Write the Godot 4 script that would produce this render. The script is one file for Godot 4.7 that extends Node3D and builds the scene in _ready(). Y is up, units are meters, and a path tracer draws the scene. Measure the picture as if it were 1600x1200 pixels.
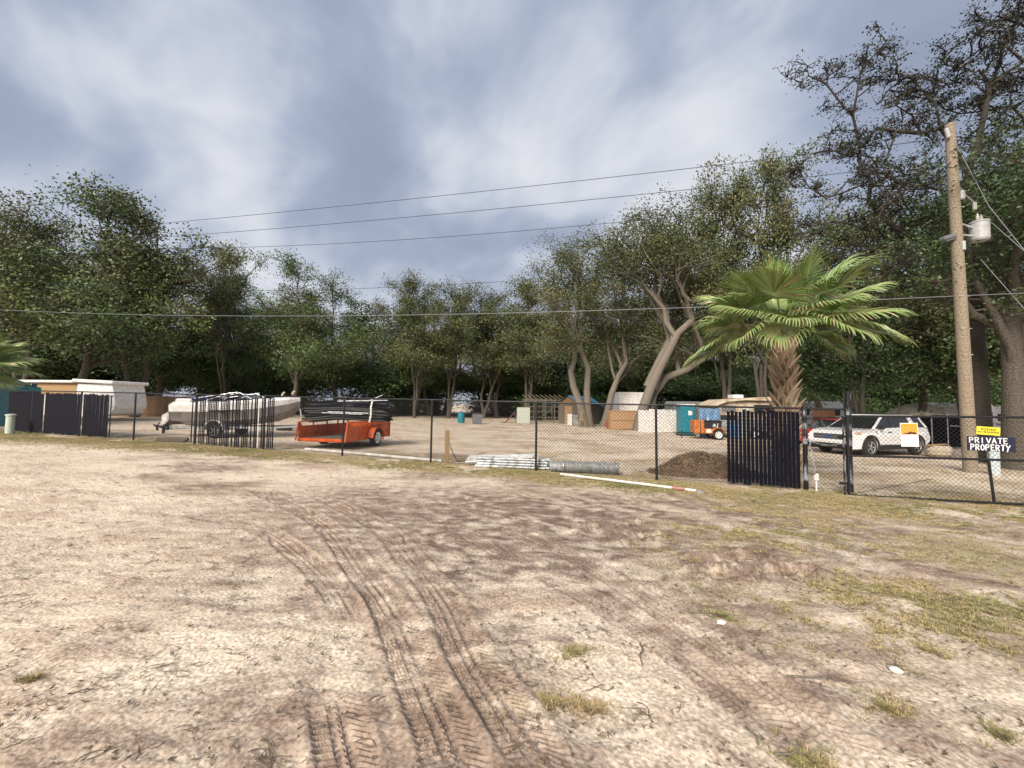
extends Node3D

# ---------------------------------------------------------------- mesh builder
class MB:
	var v := PackedVector3Array()
	var n := PackedVector3Array()
	var c := PackedColorArray()
	var ix := PackedInt32Array()
	var t := Transform3D()
	var col := Color(1, 1, 1)

	func tri(a: Vector3, b: Vector3, d: Vector3) -> void:
		a = t * a; b = t * b; d = t * d
		var nn := (b - a).cross(d - a).normalized()
		var k := v.size()
		v.append(a); v.append(b); v.append(d)
		for q in 3:
			n.append(nn); c.append(col)
		ix.append(k); ix.append(k + 2); ix.append(k + 1)

	func quad(a: Vector3, b: Vector3, d: Vector3, e: Vector3) -> void:
		a = t * a; b = t * b; d = t * d; e = t * e
		var nn := (d - a).cross(e - b).normalized()
		var k := v.size()
		v.append(a); v.append(b); v.append(d); v.append(e)
		for q in 4:
			n.append(nn); c.append(col)
		ix.append(k); ix.append(k + 2); ix.append(k + 1); ix.append(k); ix.append(k + 3); ix.append(k + 2)

	# a box about ctr, its edges chamfered by b
	func box(ctr: Vector3, size: Vector3, b := 0.0, turn := Basis()) -> void:
		var keep := t
		t = t * Transform3D(turn, ctr)
		var h := size * 0.5
		if b <= 0.0:
			for a in 3:
				for s in [-1.0, 1.0]:
					var u := Vector3(); var w := Vector3(); var o := Vector3()
					o[a] = h[a] * s
					u[(a + 1) % 3] = h[(a + 1) % 3] * s
					w[(a + 2) % 3] = h[(a + 2) % 3]
					quad(o - u - w, o + u - w, o + u + w, o - u + w)
		else:
			b = minf(b, minf(h.x, minf(h.y, h.z)) * 0.9)
			var hi := h - Vector3(b, b, b)
			for a in 3:
				var p := (a + 1) % 3; var q := (a + 2) % 3
				for s in [-1.0, 1.0]:
					var u := Vector3(); var w := Vector3(); var o := Vector3()
					o[a] = h[a] * s
					u[p] = hi[p] * s; w[q] = hi[q]
					quad(o - u - w, o + u - w, o + u + w, o - u + w)
				for sp in [-1.0, 1.0]:
					for sq in [-1.0, 1.0]:
						var e1 := Vector3(); var e2 := Vector3(); var l := Vector3()
						e1[p] = h[p] * sp; e1[q] = hi[q] * sq
						e2[p] = hi[p] * sp; e2[q] = h[q] * sq
						l[a] = -hi[a] * sp * sq
						quad(e1 - l, e1 + l, e2 + l, e2 - l)
			for sx in [-1.0, 1.0]:
				for sy in [-1.0, 1.0]:
					for sz in [-1.0, 1.0]:
						var A := Vector3(h.x * sx, hi.y * sy, hi.z * sz)
						var B := Vector3(hi.x * sx, h.y * sy, hi.z * sz)
						var C := Vector3(hi.x * sx, hi.y * sy, h.z * sz)
						if sx * sy * sz > 0: tri(A, B, C)
						else: tri(A, C, B)
		t = keep

	# a tube along pts; rad is one radius or one for each point
	func tube(pts: Array, rad, sides := 8, caps := true) -> void:
		var m := pts.size()
		var k0 := v.size()
		var prev := Vector3()
		var side := Vector3()
		for i in m:
			var d: Vector3 = (pts[mini(i + 1, m - 1)] - pts[maxi(i - 1, 0)]).normalized()
			if i == 0:
				side = d.cross(Vector3(0, 0, 1) if absf(d.z) < 0.8 else Vector3(1, 0, 0)).normalized()
			else:
				side = (side - d * side.dot(d)).normalized()
			var up := d.cross(side)
			var r: float = rad[i] if rad is Array else rad
			for j in sides:
				var a := TAU * j / sides
				var o := side * cos(a) + up * sin(a)
				v.append(t * (pts[i] + o * r)); n.append((t.basis * o).normalized()); c.append(col)
			if i > 0:
				var b0 := k0 + (i - 1) * sides
				for j in sides:
					var j2 := (j + 1) % sides
					ix.append(b0 + j); ix.append(b0 + sides + j); ix.append(b0 + j2)
					ix.append(b0 + j2); ix.append(b0 + sides + j); ix.append(b0 + sides + j2)
			prev = d
		if caps:
			for e in [0, m - 1]:
				var d2: Vector3 = (pts[0] - pts[1]) if e == 0 else (pts[m - 1] - pts[m - 2])
				var q := v.size()
				for j in sides:
					v.append(v[k0 + e * sides + j]); n.append((t.basis * d2).normalized()); c.append(col)
				for j in range(1, sides - 1):
					if e == 0:
						ix.append(q); ix.append(q + j); ix.append(q + j + 1)
					else:
						ix.append(q); ix.append(q + j + 1); ix.append(q + j)

	# profile of (radius, height) turned about y
	func lathe(prof: Array, sides := 16) -> void:
		for i in prof.size() - 1:
			var p: Vector2 = prof[i]; var q: Vector2 = prof[i + 1]
			var k := v.size()
			var nn := Vector2(q.y - p.y, p.x - q.x).normalized()
			for j in sides + 1:
				var a := TAU * j / sides
				var o := Vector3(cos(a), 0, sin(a))
				var no := (t.basis * (o * nn.x + Vector3(0, nn.y, 0))).normalized()
				v.append(t * (o * p.x + Vector3(0, p.y, 0))); n.append(no); c.append(col)
				v.append(t * (o * q.x + Vector3(0, q.y, 0))); n.append(no); c.append(col)
			for j in sides:
				var b := k + j * 2
				ix.append(b); ix.append(b + 2); ix.append(b + 1)
				ix.append(b + 1); ix.append(b + 2); ix.append(b + 3)

	# outline (x, y) run through z0..z1; widths may come from wf(x, y)
	func prism(poly: PackedVector2Array, z0: float, z1: float, wf = null) -> void:
		var area := 0.0
		for i in poly.size(): area += poly[i].cross(poly[(i + 1) % poly.size()])
		if area < 0.0: poly.reverse()
		var tr := Geometry2D.triangulate_polygon(poly)
		var F := func(p: Vector2, z: float) -> Vector3:
			return Vector3(p.x, p.y, z * (wf.call(p) if wf != null else 1.0))
		for i in range(0, tr.size(), 3):
			var a := poly[tr[i]]; var b := poly[tr[i + 1]]; var d := poly[tr[i + 2]]
			if (b - a).cross(d - a) < 0:
				var s := b; b = d; d = s
			tri(F.call(a, z1), F.call(b, z1), F.call(d, z1))
			tri(F.call(a, z0), F.call(d, z0), F.call(b, z0))
		for i in poly.size():
			var a := poly[i]; var b := poly[(i + 1) % poly.size()]
			quad(F.call(a, z0), F.call(b, z0), F.call(b, z1), F.call(a, z1))

	func leaf(p: Vector3, d: Vector3, nr: Vector3, l: float, w: float) -> void:
		var s := d.cross(nr).normalized() * (w * 0.5)
		var k := v.size()
		v.append(p); v.append(p + d * (l * 0.45) + s); v.append(p + d * l); v.append(p + d * (l * 0.45) - s)
		n.append(nr); n.append(nr); n.append(nr); n.append(nr)
		c.append(col); c.append(col); c.append(col); c.append(col)
		ix.append(k); ix.append(k + 2); ix.append(k + 1); ix.append(k); ix.append(k + 3); ix.append(k + 2)

	func mesh(m: Material) -> ArrayMesh:
		var a := []
		a.resize(Mesh.ARRAY_MAX)
		a[Mesh.ARRAY_VERTEX] = v; a[Mesh.ARRAY_NORMAL] = n; a[Mesh.ARRAY_COLOR] = c; a[Mesh.ARRAY_INDEX] = ix
		var am := ArrayMesh.new()
		am.add_surface_from_arrays(Mesh.PRIMITIVE_TRIANGLES, a)
		am.surface_set_material(0, m)
		return am


# ---------------------------------------------------------------- naming
var taken := {}
func numbered(called: String) -> String:
	taken[called] = taken.get(called, -1) + 1
	return called if taken[called] == 0 else "%s_%03d" % [called, taken[called]]

func thing(called: String, label: String, category: String, pos := Vector3(), turn := 0.0, group := "") -> Node3D:
	var o := Node3D.new()
	o.name = numbered(called)
	add_child(o, true)
	o.position = pos; o.rotation.y = turn
	meta(o, label, category, group)
	return o

func meta(o: Node, label: String, category: String, group := "", kind := "") -> void:
	if label: o.set_meta("label", label)
	if category: o.set_meta("category", category)
	if group: o.set_meta("group", group)
	elif o.has_meta("group"): o.remove_meta("group")
	if kind: o.set_meta("kind", kind)

func part(parent: Node, called: String, b, m: Material = null) -> MeshInstance3D:
	var o := MeshInstance3D.new()
	o.name = called
	o.mesh = b.mesh(m) if b is MB else b
	parent.add_child(o, true)
	return o

func single(called: String, b: MB, m: Material, label: String, category: String, pos := Vector3(), turn := 0.0, group := "") -> MeshInstance3D:
	var o := MeshInstance3D.new()
	o.name = numbered(called)
	o.mesh = b.mesh(m)
	add_child(o, true)
	o.position = pos; o.rotation.y = turn
	meta(o, label, category, group)
	return o

func copy_of(src: Node3D, label: String, group := "") -> Node3D:
	var o: Node3D = src.duplicate()
	o.name = numbered(String(src.name).rstrip("0123456789").trim_suffix("_"))
	add_child(o, true)
	meta(o, label, "", group)
	return o

# ---------------------------------------------------------------- camera geometry
const FPX := 640.0
const EYE := Vector3(0, 1.7, 0)
var cam_basis := Basis(Vector3(1, 0, 0), deg_to_rad(2.86)) * Basis(Vector3(0, 0, 1), 0.012)

func ray(px: float, py: float) -> Vector3:
	return cam_basis * Vector3((px - 800.0) / FPX, -(py - 600.0) / FPX, -1.0)
func at(px: float, py: float, z: float) -> Vector3:
	var d := ray(px, py)
	return EYE + d * (z / -d.z)
func gnd(px: float, py: float) -> Vector3:
	var d := ray(px, py)
	var k := EYE.y / -d.y
	for i in 40:
		var p := EYE + d * k
		k += (gy(p.x, p.z) - p.y) / d.y * 0.7
	return EYE + d * k
# the lie of the land without its small bumps
func gy(x: float, z: float) -> float:
	return smoothstep(2.0, 9.0, -z) * (-0.05 - 0.0132 * clampf(x, -26.0, 22.0))
func on_ground(px: float, z: float) -> Vector3:
	var p := at(px, 632.0, z)
	return Vector3(p.x, gy(p.x, p.z), p.z)

# ---------------------------------------------------------------- materials
var tex := {}
func noise_tex(key: String, freq: float, lo: Color, hi: Color, size := 256, octaves := 4, seed_ := 1, p0 := 0.0, p1 := 1.0) -> NoiseTexture2D:
	if tex.has(key): return tex[key]
	var f := FastNoiseLite.new()
	f.noise_type = FastNoiseLite.TYPE_SIMPLEX_SMOOTH
	f.frequency = freq; f.fractal_octaves = octaves; f.seed = seed_
	var g := Gradient.new()
	g.offsets = PackedFloat32Array([p0, p1]); g.colors = PackedColorArray([lo, hi])
	var n := NoiseTexture2D.new()
	n.width = size; n.height = size; n.seamless = true; n.noise = f; n.color_ramp = g
	tex[key] = n
	return n
func bump_tex(key: String, freq: float, strength: float, size := 256, octaves := 4) -> NoiseTexture2D:
	if tex.has(key): return tex[key]
	var f := FastNoiseLite.new()
	f.frequency = freq; f.fractal_octaves = octaves; f.seed = 7
	var n := NoiseTexture2D.new()
	n.width = size; n.height = size; n.seamless = true; n.noise = f; n.as_normal_map = true; n.bump_strength = strength
	tex[key] = n
	return n

# c is the linear base colour; wear picks a shared mottling
func mat(c: Color, rough := 0.7, metal := 0.0, wear := "", scale := 1.0) -> StandardMaterial3D:
	var m := StandardMaterial3D.new()
	m.albedo_color = c.linear_to_srgb()
	m.roughness = rough; m.metallic = metal
	if wear != "":
		match wear:
			"dust": m.albedo_texture = noise_tex("dust", 0.02, Color(0.9, 0.885, 0.86), Color(1, 1, 1), 256, 5, 3, 0.25, 0.7)
			"grime": m.albedo_texture = noise_tex("grime", 0.012, Color(0.8, 0.77, 0.72), Color(1, 1, 1), 256, 6, 5, 0.2, 0.7)
			"grain": m.albedo_texture = noise_tex("grain", 0.05, Color(0.72, 0.69, 0.64), Color(1, 1, 1), 256, 5, 9, 0.25, 0.75)
			"chips": m.albedo_texture = noise_tex("chips", 0.018, Color(0.05, 0.05, 0.06), Color(1, 1, 1), 256, 6, 12, 0.5, 0.72)
		m.uv1_triplanar = true
		m.uv1_scale = Vector3.ONE * scale
	return m
func vmat(rough := 0.7, back := Color(0, 0, 0)) -> StandardMaterial3D:
	var m := StandardMaterial3D.new()
	m.vertex_color_use_as_albedo = true
	m.roughness = rough
	if back != Color(0, 0, 0):
		m.backlight_enabled = true; m.backlight = back
	return m
func lin(r: int, g: int, b: int) -> Color:
	return Color8(r, g, b).srgb_to_linear()

var M := {}
func make_materials() -> void:
	M.black_steel = mat(Color(0.012, 0.012, 0.015), 0.42)
	M.worn_steel = mat(Color(0.24, 0.26, 0.3), 0.5, 0.0, "chips", 1.0)
	M.worn_steel.uv1_scale = Vector3(1.7, 0.45, 1.7)
	M.wire = mat(Color(0.014, 0.014, 0.016), 0.45)
	M.slat = mat(Color(0.0055, 0.006, 0.013), 0.6, 0.0, "dust", 2.0)
	M.galv = mat(Color(0.6, 0.64, 0.68), 0.42, 0.25, "grime", 1.5)
	M.alu = mat(Color(0.62, 0.64, 0.66), 0.3, 0.85)
	M.pvc = mat(Color(0.72, 0.72, 0.7), 0.4, 0.0, "grime", 1.0)
	M.white = mat(Color(0.84, 0.84, 0.84), 0.35, 0.0, "dust", 0.6)
	M.car_paint = mat(Color(0.8, 0.8, 0.81), 0.22)
	M.car_paint.clearcoat_enabled = true; M.car_paint.clearcoat = 0.7; M.car_paint.clearcoat_roughness = 0.06
	M.trim = mat(Color(0.013, 0.013, 0.015), 0.55)
	M.tint = mat(Color(0.01, 0.013, 0.015), 0.06)
	M.rubber = mat(Color(0.016, 0.016, 0.017), 0.85)
	M.chrome = mat(Color(0.7, 0.7, 0.72), 0.18, 1.0)
	M.lamp = mat(Color(0.75, 0.76, 0.78), 0.1, 0.4)
	M.amber = mat(Color(0.7, 0.25, 0.05), 0.2)
	M.orange = mat(Color(0.74, 0.125, 0.02), 0.42, 0.0, "grime", 1.6)
	M.orange_dull = mat(Color(0.62, 0.2, 0.045), 0.5, 0.0, "grime", 1.2)
	M.wood = mat(Color(0.42, 0.24, 0.12), 0.85, 0.0, "grain", 2.2)
	M.wood_pale = mat(Color(0.5, 0.34, 0.19), 0.85, 0.0, "grain", 2.0)
	M.wood_grey = mat(Color(0.2, 0.17, 0.14), 0.9, 0.0, "grain", 2.0)
	M.pole_wood = mat(Color(0.36, 0.305, 0.235), 0.9, 0.0, "grain", 1.4)
	M.bark = mat(Color(0.135, 0.118, 0.1), 0.95, 0.0, "grain", 1.1)
	M.bark.normal_enabled = true; M.bark.normal_texture = bump_tex("bark_bump", 0.05, 10.0); M.bark.normal_scale = 1.0
	M.bark_pale = mat(Color(0.29, 0.265, 0.23), 0.95, 0.0, "grain", 1.1)
	M.bark_pale.normal_enabled = true; M.bark_pale.normal_texture = tex["bark_bump"]; M.bark_pale.normal_scale = 1.0
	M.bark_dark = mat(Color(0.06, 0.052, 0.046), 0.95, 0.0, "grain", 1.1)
	M.leaf = vmat(0.55, Color(0.05, 0.07, 0.015))
	M.palm = vmat(0.32, Color(0.08, 0.11, 0.03))
	M.vert = vmat(0.85)
	M.blue = mat(Color(0.03, 0.2, 0.5), 0.5, 0.0, "dust", 0.8)
	M.sky_tarp = mat(Color(0.12, 0.42, 0.64), 0.5, 0.0, "dust", 0.8)
	M.teal = mat(Color(0.015, 0.22, 0.3), 0.45, 0.0, "dust", 0.7)
	M.tan_canvas = mat(Color(0.55, 0.47, 0.37), 0.85, 0.0, "grime", 0.5)
	M.grey_canvas = mat(Color(0.3, 0.31, 0.33), 0.85, 0.0, "grime", 0.6)
	M.red = mat(Color(0.5, 0.045, 0.03), 0.4, 0.0, "dust", 1.0)
	M.rust = mat(Color(0.2, 0.085, 0.045), 0.9, 0.0, "grain", 1.4)
	M.concrete = mat(Color(0.36, 0.34, 0.31), 0.95, 0.0, "grain", 3.0)
	M.cable = mat(Color(0.02, 0.02, 0.022), 0.6)
	M.pale_cable = mat(Color(0.2, 0.21, 0.23), 0.5)
	M.paper = mat(Color(0.78, 0.77, 0.73), 0.8)
	M.yellow = mat(Color(0.8, 0.68, 0.05), 0.5)
	M.poster_orange = mat(Color(0.8, 0.36, 0.05), 0.6, 0.0, "dust", 4.0)
	M.navy = mat(Color(0.012, 0.013, 0.04), 0.6)
	M.paint_white = mat(Color(0.8, 0.8, 0.8), 0.7)
	M.pale_green = mat(Color(0.55, 0.62, 0.55), 0.5, 0.0, "dust", 2.0)
	M.pedestal = mat(Color(0.5, 0.58, 0.63), 0.5, 0.0, "dust", 2.0)
	M.plastic_grey = mat(Color(0.16, 0.17, 0.19), 0.6, 0.0, "dust", 1.0)
	M.slat.metallic_specular = 0.2
	M.screen = mat(Color(0.005, 0.005, 0.009), 0.9, 0.0, "dust", 1.0)
	M.screen.metallic_specular = 0.1

# ---------------------------------------------------------------- sky
const EXPOSURE := 3.6
const SKY := 1.0 / EXPOSURE
func make_sky() -> ImageTexture:
	var W := 1400; var H := 700
	var im := Image.create_empty(W, H, false, Image.FORMAT_RGBF)
	var a := FastNoiseLite.new(); a.seed = 4; a.frequency = 0.62; a.fractal_octaves = 3; a.fractal_gain = 0.45
	var b := FastNoiseLite.new(); b.seed = 21; b.frequency = 1.5; b.fractal_octaves = 6; b.fractal_gain = 0.55
	var w := FastNoiseLite.new(); w.seed = 33; w.frequency = 0.9; w.fractal_octaves = 3
	im.fill(Color(0.30, 0.33, 0.38) * SKY)
	# where the cover is thick or thin in the view, by direction
	var spots := []
	for q in [[860, 140, 0.15, 0.22], [60, 260, 0.32, 0.22], [300, 220, 0.2, 0.2], [620, 430, 0.26, 0.3], [1010, 260, 0.2, 0.14], [740, 205, 0.13, -0.3], [560, 90, 0.26, -0.25], [690, 330, 0.15, -0.2], [150, 40, 0.25, -0.2], [430, 340, 0.17, -0.2], [1160, 60, 0.3, -0.12]]:
		spots.append([ray(q[0], q[1]).normalized(), 1.0 / (q[2] * q[2]), q[3]])
	for y in H / 2:
		var el := (0.5 - (y + 0.5) / H) * PI
		var ce := cos(el); var se := sin(el)
		for x in W:
			var lo := ((x + 0.5) / W - 0.5) * TAU
			var k := 1.0 / (se + 0.42)
			var px := sin(lo) * ce * k; var pz := cos(lo) * ce * k
			var wx := w.get_noise_2d(px, pz) * 0.13; var wz := w.get_noise_2d(pz + 7.0, px) * 0.13
			var big := a.get_noise_2d(px * 1.1 + pz * 0.2 + wx, pz * 1.15 - px * 0.2 + wz)
			var fine := b.get_noise_2d(px * 0.9 + 9.0 + wx, pz * 0.95 + px * 0.25 + wz)
			var dv := Vector3(sin(lo) * ce, se, -cos(lo) * ce)
			big *= 0.75
			for q in spots: big += q[2] * exp((dv.dot(q[0]) - 1.0) * 2.0 * q[1]) * 0.75
			var s := 0.47 + big * 0.95 + fine * 0.8
			# broken cover: blue-grey thin parts, white lit edges, slate bellies
			var c := Color(0.41, 0.475, 0.62).lerp(Color(0.79, 0.805, 0.85), smoothstep(0.15, 1.0, s))
			c = c.lerp(Color(0.275, 0.32, 0.44), smoothstep(0.05, -0.5, big * 0.8 + fine * 0.6) * 0.75)
			var hz := pow(1.0 - se, 5.0)
			c = c.lerp(Color(0.58, 0.61, 0.68), hz * 0.55)
			im.set_pixel(x, y, c * SKY)
	return ImageTexture.create_from_image(im)

func make_world() -> void:
	var cam := Camera3D.new()
	cam.name = "camera"
	add_child(cam)
	cam.transform = Transform3D(cam_basis, EYE)
	cam.fov = rad_to_deg(2.0 * atan(600.0 / FPX))
	cam.near = 0.05; cam.far = 2000.0
	cam.current = true
	var env := Environment.new()
	env.background_mode = Environment.BG_SKY
	var pm := PanoramaSkyMaterial.new()
	pm.panorama = make_sky()
	var sk := Sky.new(); sk.sky_material = pm
	env.sky = sk
	env.tonemap_mode = Environment.TONE_MAPPER_LINEAR
	env.tonemap_exposure = EXPOSURE
	env.sdfgi_enabled = true; env.ssao_enabled = true; env.ssil_enabled = true
	var we := WorldEnvironment.new()
	we.name = "world_environment"
	we.environment = env
	add_child(we)
	var sun := DirectionalLight3D.new()
	sun.name = "sun"
	sun.light_energy = 0.5
	sun.light_angular_distance = 24.0
	sun.light_color = Color(1.0, 0.95, 0.88)
	sun.shadow_enabled = true
	add_child(sun)
	sun.look_at_from_position(Vector3(-6, 10, 6), Vector3(0, 0, -6))

# ---------------------------------------------------------------- ground
var nz := {}
func noise(key: String, freq: float, oct := 3, sd := 1) -> FastNoiseLite:
	var f := FastNoiseLite.new()
	f.noise_type = FastNoiseLite.TYPE_SIMPLEX_SMOOTH
	f.frequency = freq; f.fractal_octaves = oct; f.seed = sd
	nz[key] = f
	return f

func fence_z(x: float) -> float:
	return -9.35 + (x - 6.69) * 0.308

# wheel tracks as (z, x, length along) rows, nearest first
func track(px: Array) -> Array:
	var out := []
	var s := 0.0
	var pts := []
	for p in px: pts.append(gnd(p[0], p[1]))
	# smooth with a Catmull-Rom pass
	var fine := []
	for i in pts.size() - 1:
		var a: Vector3 = pts[maxi(i - 1, 0)]; var b: Vector3 = pts[i]; var c: Vector3 = pts[i + 1]; var d: Vector3 = pts[mini(i + 2, pts.size() - 1)]
		for k in 8: fine.append(b.cubic_interpolate(c, a, d, k / 8.0))
	fine.append(pts[-1])
	fine.sort_custom(func(a, b): return a.z > b.z)
	for i in fine.size():
		if i > 0: s += (fine[i] - fine[i - 1]).length()
		out.append(Vector3(fine[i].z, fine[i].x, s))
	return out

# how grassy a spot is, 0 to 1
func grassy(x: float, z: float) -> float:
	var d := z - fence_z(x)
	var n: float = nz.patch.get_noise_2d(x, z)
	var n2: float = nz.fine.get_noise_2d(x, z)
	var g := 0.0
	if d > -0.4:
		var wide := 1.7 + 0.9 * smoothstep(2.0, 8.0, x) + 0.6 * smoothstep(-9.0, -16.0, x)
		g = smoothstep(-0.4, 0.2, d) * (1.0 - smoothstep(wide * 0.6, wide * 1.5, d + n * 0.8)) * smoothstep(-0.9, -0.05, n + n2 * 0.5)
		g *= 1.0 - smoothstep(6.4, 7.6, x) * smoothstep(11.5, 9.0, x) * 0.85
		# the weedy right hand side
		var side := smoothstep(1.0, 2.6, x + n * 0.7 + (z + 3.0) * 0.12) * smoothstep(-8.5, -7.0, -d)
		g = maxf(g, side * smoothstep(-0.25, 0.6, n * 0.8 + n2 * 0.6 + 0.12) * 0.8)
	else:
		g = smoothstep(0.0, 0.5, n + n2 * 0.3) * 0.75 * smoothstep(-26.0, -12.0, z) + smoothstep(-30.0, -40.0, z) * 0.4 * smoothstep(-0.2, 0.4, n)
		g = maxf(g, smoothstep(1.4, 0.5, absf(d + 0.9)) * 0.6 * smoothstep(-0.3, 0.3, n + n2))
	return clampf(g, 0.0, 1.0)

func make_ground() -> void:
	noise("patch", 0.42, 3, 5); noise("fine", 2.3, 3, 8); noise("big", 0.16, 3, 11)
	noise("rough", 3.2, 4, 14); noise("lump", 9.0, 3, 17); noise("grit", 26.0, 2, 19); noise("warp", 0.9, 2, 23); noise("streak", 1.0, 4, 29)
	var P: FastNoiseLite = nz.patch; var F: FastNoiseLite = nz.fine; var B: FastNoiseLite = nz.big
	var R: FastNoiseLite = nz.rough; var L: FastNoiseLite = nz.lump; var G: FastNoiseLite = nz.grit; var Wp: FastNoiseLite = nz.warp; var St: FastNoiseLite = nz.streak
	var tracks := [
		[track([[400, 765], [500, 815], [565, 895], [612, 960], [655, 1060], [705, 1180], [730, 1260]]), 0.15, 1.0],
		[track([[500, 775], [590, 820], [645, 880], [692, 940], [735, 1030], [800, 1130], [870, 1240]]), 0.15, 1.0],
		[track([[275, 800], [400, 825], [470, 870], [520, 920], [555, 985]]), 0.13, 0.8],
		[track([[518, 1080], [530, 1140], [545, 1210], [560, 1290]]), 0.13, 1.0],
		[track([[695, 775], [800, 822], [900, 872], [1010, 940], [1125, 1020], [1250, 1110], [1400, 1230]]), 0.13, 0.8],
		[track([[640, 790], [760, 850], [900, 925], [1040, 1010], [1160, 1100], [1290, 1220]]), 0.13, 0.55],
		[track([[760, 770], [900, 805], [1060, 850], [1250, 910], [1480, 990], [1700, 1080]]), 0.14, 0.5],
		[track([[880, 765], [1050, 800], [1230, 850], [1450, 920], [1700, 1000]]), 0.14, 0.45],
		[track([[1440, 790], [1330, 815], [1180, 870], [1100, 905]]), 0.14, 0.4],
		[track([[1600, 830], [1450, 812], [1330, 800]]), 0.2, 0.3],
	]
	# wheel-spun ruts: along-axis centre, half length, half width, turn
	var ruts := []
	for r in [[[900, 824], [1000, 818], 0.10], [[1085, 880], [1190, 866], 0.12], [[1120, 902], [1250, 893], 0.11], [[960, 840], [1040, 838], 0.09]]:
		var a := gnd(r[0][0], r[0][1]); var b := gnd(r[1][0], r[1][1])
		ruts.append([Vector2(a.x, a.z), Vector2(b.x, b.z), r[2]])
	var zs := PackedFloat32Array()
	var z := 40.0
	while z > -1.15:
		zs.append(z); z -= 4.0 if z > 2.0 else 0.5
	z = -1.15
	while z > -11.5:
		zs.append(z); z -= z * z / 780.0
	while z > -70.0:
		zs.append(z); z -= z * z / 1000.0
	while z > -900.0:
		zs.append(z); z *= 1.25
	var us := PackedFloat32Array()
	for o in [-500.0, -160.0, -60.0, -25.0, -8.0]: us.append(o)
	var NC := 940
	for j in NC: us.append(-1.0 + 2.0 * j / (NC - 1))
	for o in [8.0, 25.0, 60.0, 160.0, 500.0]: us.append(o)
	var cols := us.size(); var rows := zs.size()
	var V := PackedVector3Array(); V.resize(cols * rows)
	var C := PackedColorArray(); C.resize(cols * rows)
	var sand := Color(0.77, 0.67, 0.55); var warm := Color(0.56, 0.45, 0.355)
	var damp := Color(0.2, 0.142, 0.12); var dark := Color(0.075, 0.06, 0.05); var soil := Color(0.35, 0.3, 0.15)
	for i in rows:
		z = zs[i]
		var w := maxf(1.9, -z * 1.42 + 0.4)
		var near := smoothstep(-11.0, -7.0, z)
		var hits := []
		for tk in tracks:
			var a: Array = tk[0]
			if z > a[0].x or z < a[-1].x: continue
			for k in a.size() - 1:
				if z <= a[k].x and z >= a[k + 1].x:
					var q: float = (a[k].x - z) / maxf(a[k].x - a[k + 1].x, 1e-5)
					var p: Vector3 = a[k].lerp(a[k + 1], q)
					var sl: float = (a[k + 1].y - a[k].y) / minf(a[k + 1].x - a[k].x, -1e-5)
					hits.append([p.y, 1.0 / sqrt(1.0 + sl * sl), p.z, tk[1], tk[2] * smoothstep(0.0, 0.5, p.z) * smoothstep(0.0, 0.4, a[-1].z - p.z), sl])
					break
		for j in cols:
			var u := us[j]
			var x := u * w if absf(u) <= 1.0 else (w + absf(u) - 1.0) * signf(u)
			var base := gy(x, z)
			var h := 0.0
			var c := sand
			if z < -0.5 and z > -75.0 and absf(u) <= 1.0:
				var r0 := R.get_noise_2d(x * 0.4, z * 0.4) * 0.25
				var b := B.get_noise_2d(x, z); var p := P.get_noise_2d(x * 0.8, z * 1.3); var f := F.get_noise_2d(x * 0.7 + p, z * 1.4)
				# damp, turned earth
				var dx := (x - 1.2) / 6.2; var dz := (z + 6.3) / 3.3
				var wet := smoothstep(1.25, 0.35, sqrt(dx * dx + dz * dz) + b * 0.45 + p * 0.3)
				wet = maxf(wet, smoothstep(0.1, 0.6, b + p * 0.5) * 0.75)
				# drag marks: the traffic has combed the soil from far left to near right
				var along := (x * 0.45 + z * 0.89) * 0.22; var across := (x * 0.89 - z * 0.45) * 1.5
				var comb := St.get_noise_2d(across + p * 0.5, along + b)
				var busy := smoothstep(-2.4, 0.2, x + (z + 4.0) * 0.25) * smoothstep(-10.5, -8.0, z)
				wet = maxf(wet, busy * smoothstep(-0.25, 0.35, comb) * 0.85)
				wet *= 1.0 - 0.55 * smoothstep(0.0, -0.4, comb) * busy
				# soil thrown up between and beside the wheels
				for q in hits:
					wet = maxf(wet, smoothstep(0.55, 0.1, absf(x - q[0]) * q[1] + f * 0.35 + r0) * q[4] * 0.8)
				if z < -14.0: wet *= 0.55
				var gr := grassy(x, z)
				c = sand.lerp(warm, clampf(0.36 + p * 1.0 + f * 0.8, 0.0, 1.0))
				var r := 0.0; var l := 0.0; var gt := 0.0
				if near > 0.0:
					var wx := Wp.get_noise_2d(x, z) * 0.2
					r = R.get_noise_2d(x * 0.75 + wx, z * 1.25); l = L.get_noise_2d(x + wx, z); gt = G.get_noise_2d(x, z)
				else:
					r = F.get_noise_2d(x * 1.7, z * 1.7 + 40.0)
				var m1 := R.get_noise_2d(x * 0.9 + 57.0, z * 1.3 - 23.0); var m2 := L.get_noise_2d(x + 31.0, z - 17.0)
				c = c.lerp(damp, clampf(wet * (0.68 + f * 0.6 + m1 * 0.5), 0.0, 0.95))
				# flecks of old leaf matter
				c = c.lerp(dark, smoothstep(0.3, 0.66, m1 * 0.75 + m2 * 0.6 - f * 0.4 - b * 0.3) * 0.42)
				c = c.lerp(soil, gr * 0.64)
				h = St.get_noise_2d(across + 31.0, along) * busy * 0.016 + b * 0.03 + p * 0.014 + f * 0.010 + (r * 0.011 + l * 0.0045 + gt * 0.0022) * near
				h *= 1.0 - 0.45 * gr
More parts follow.
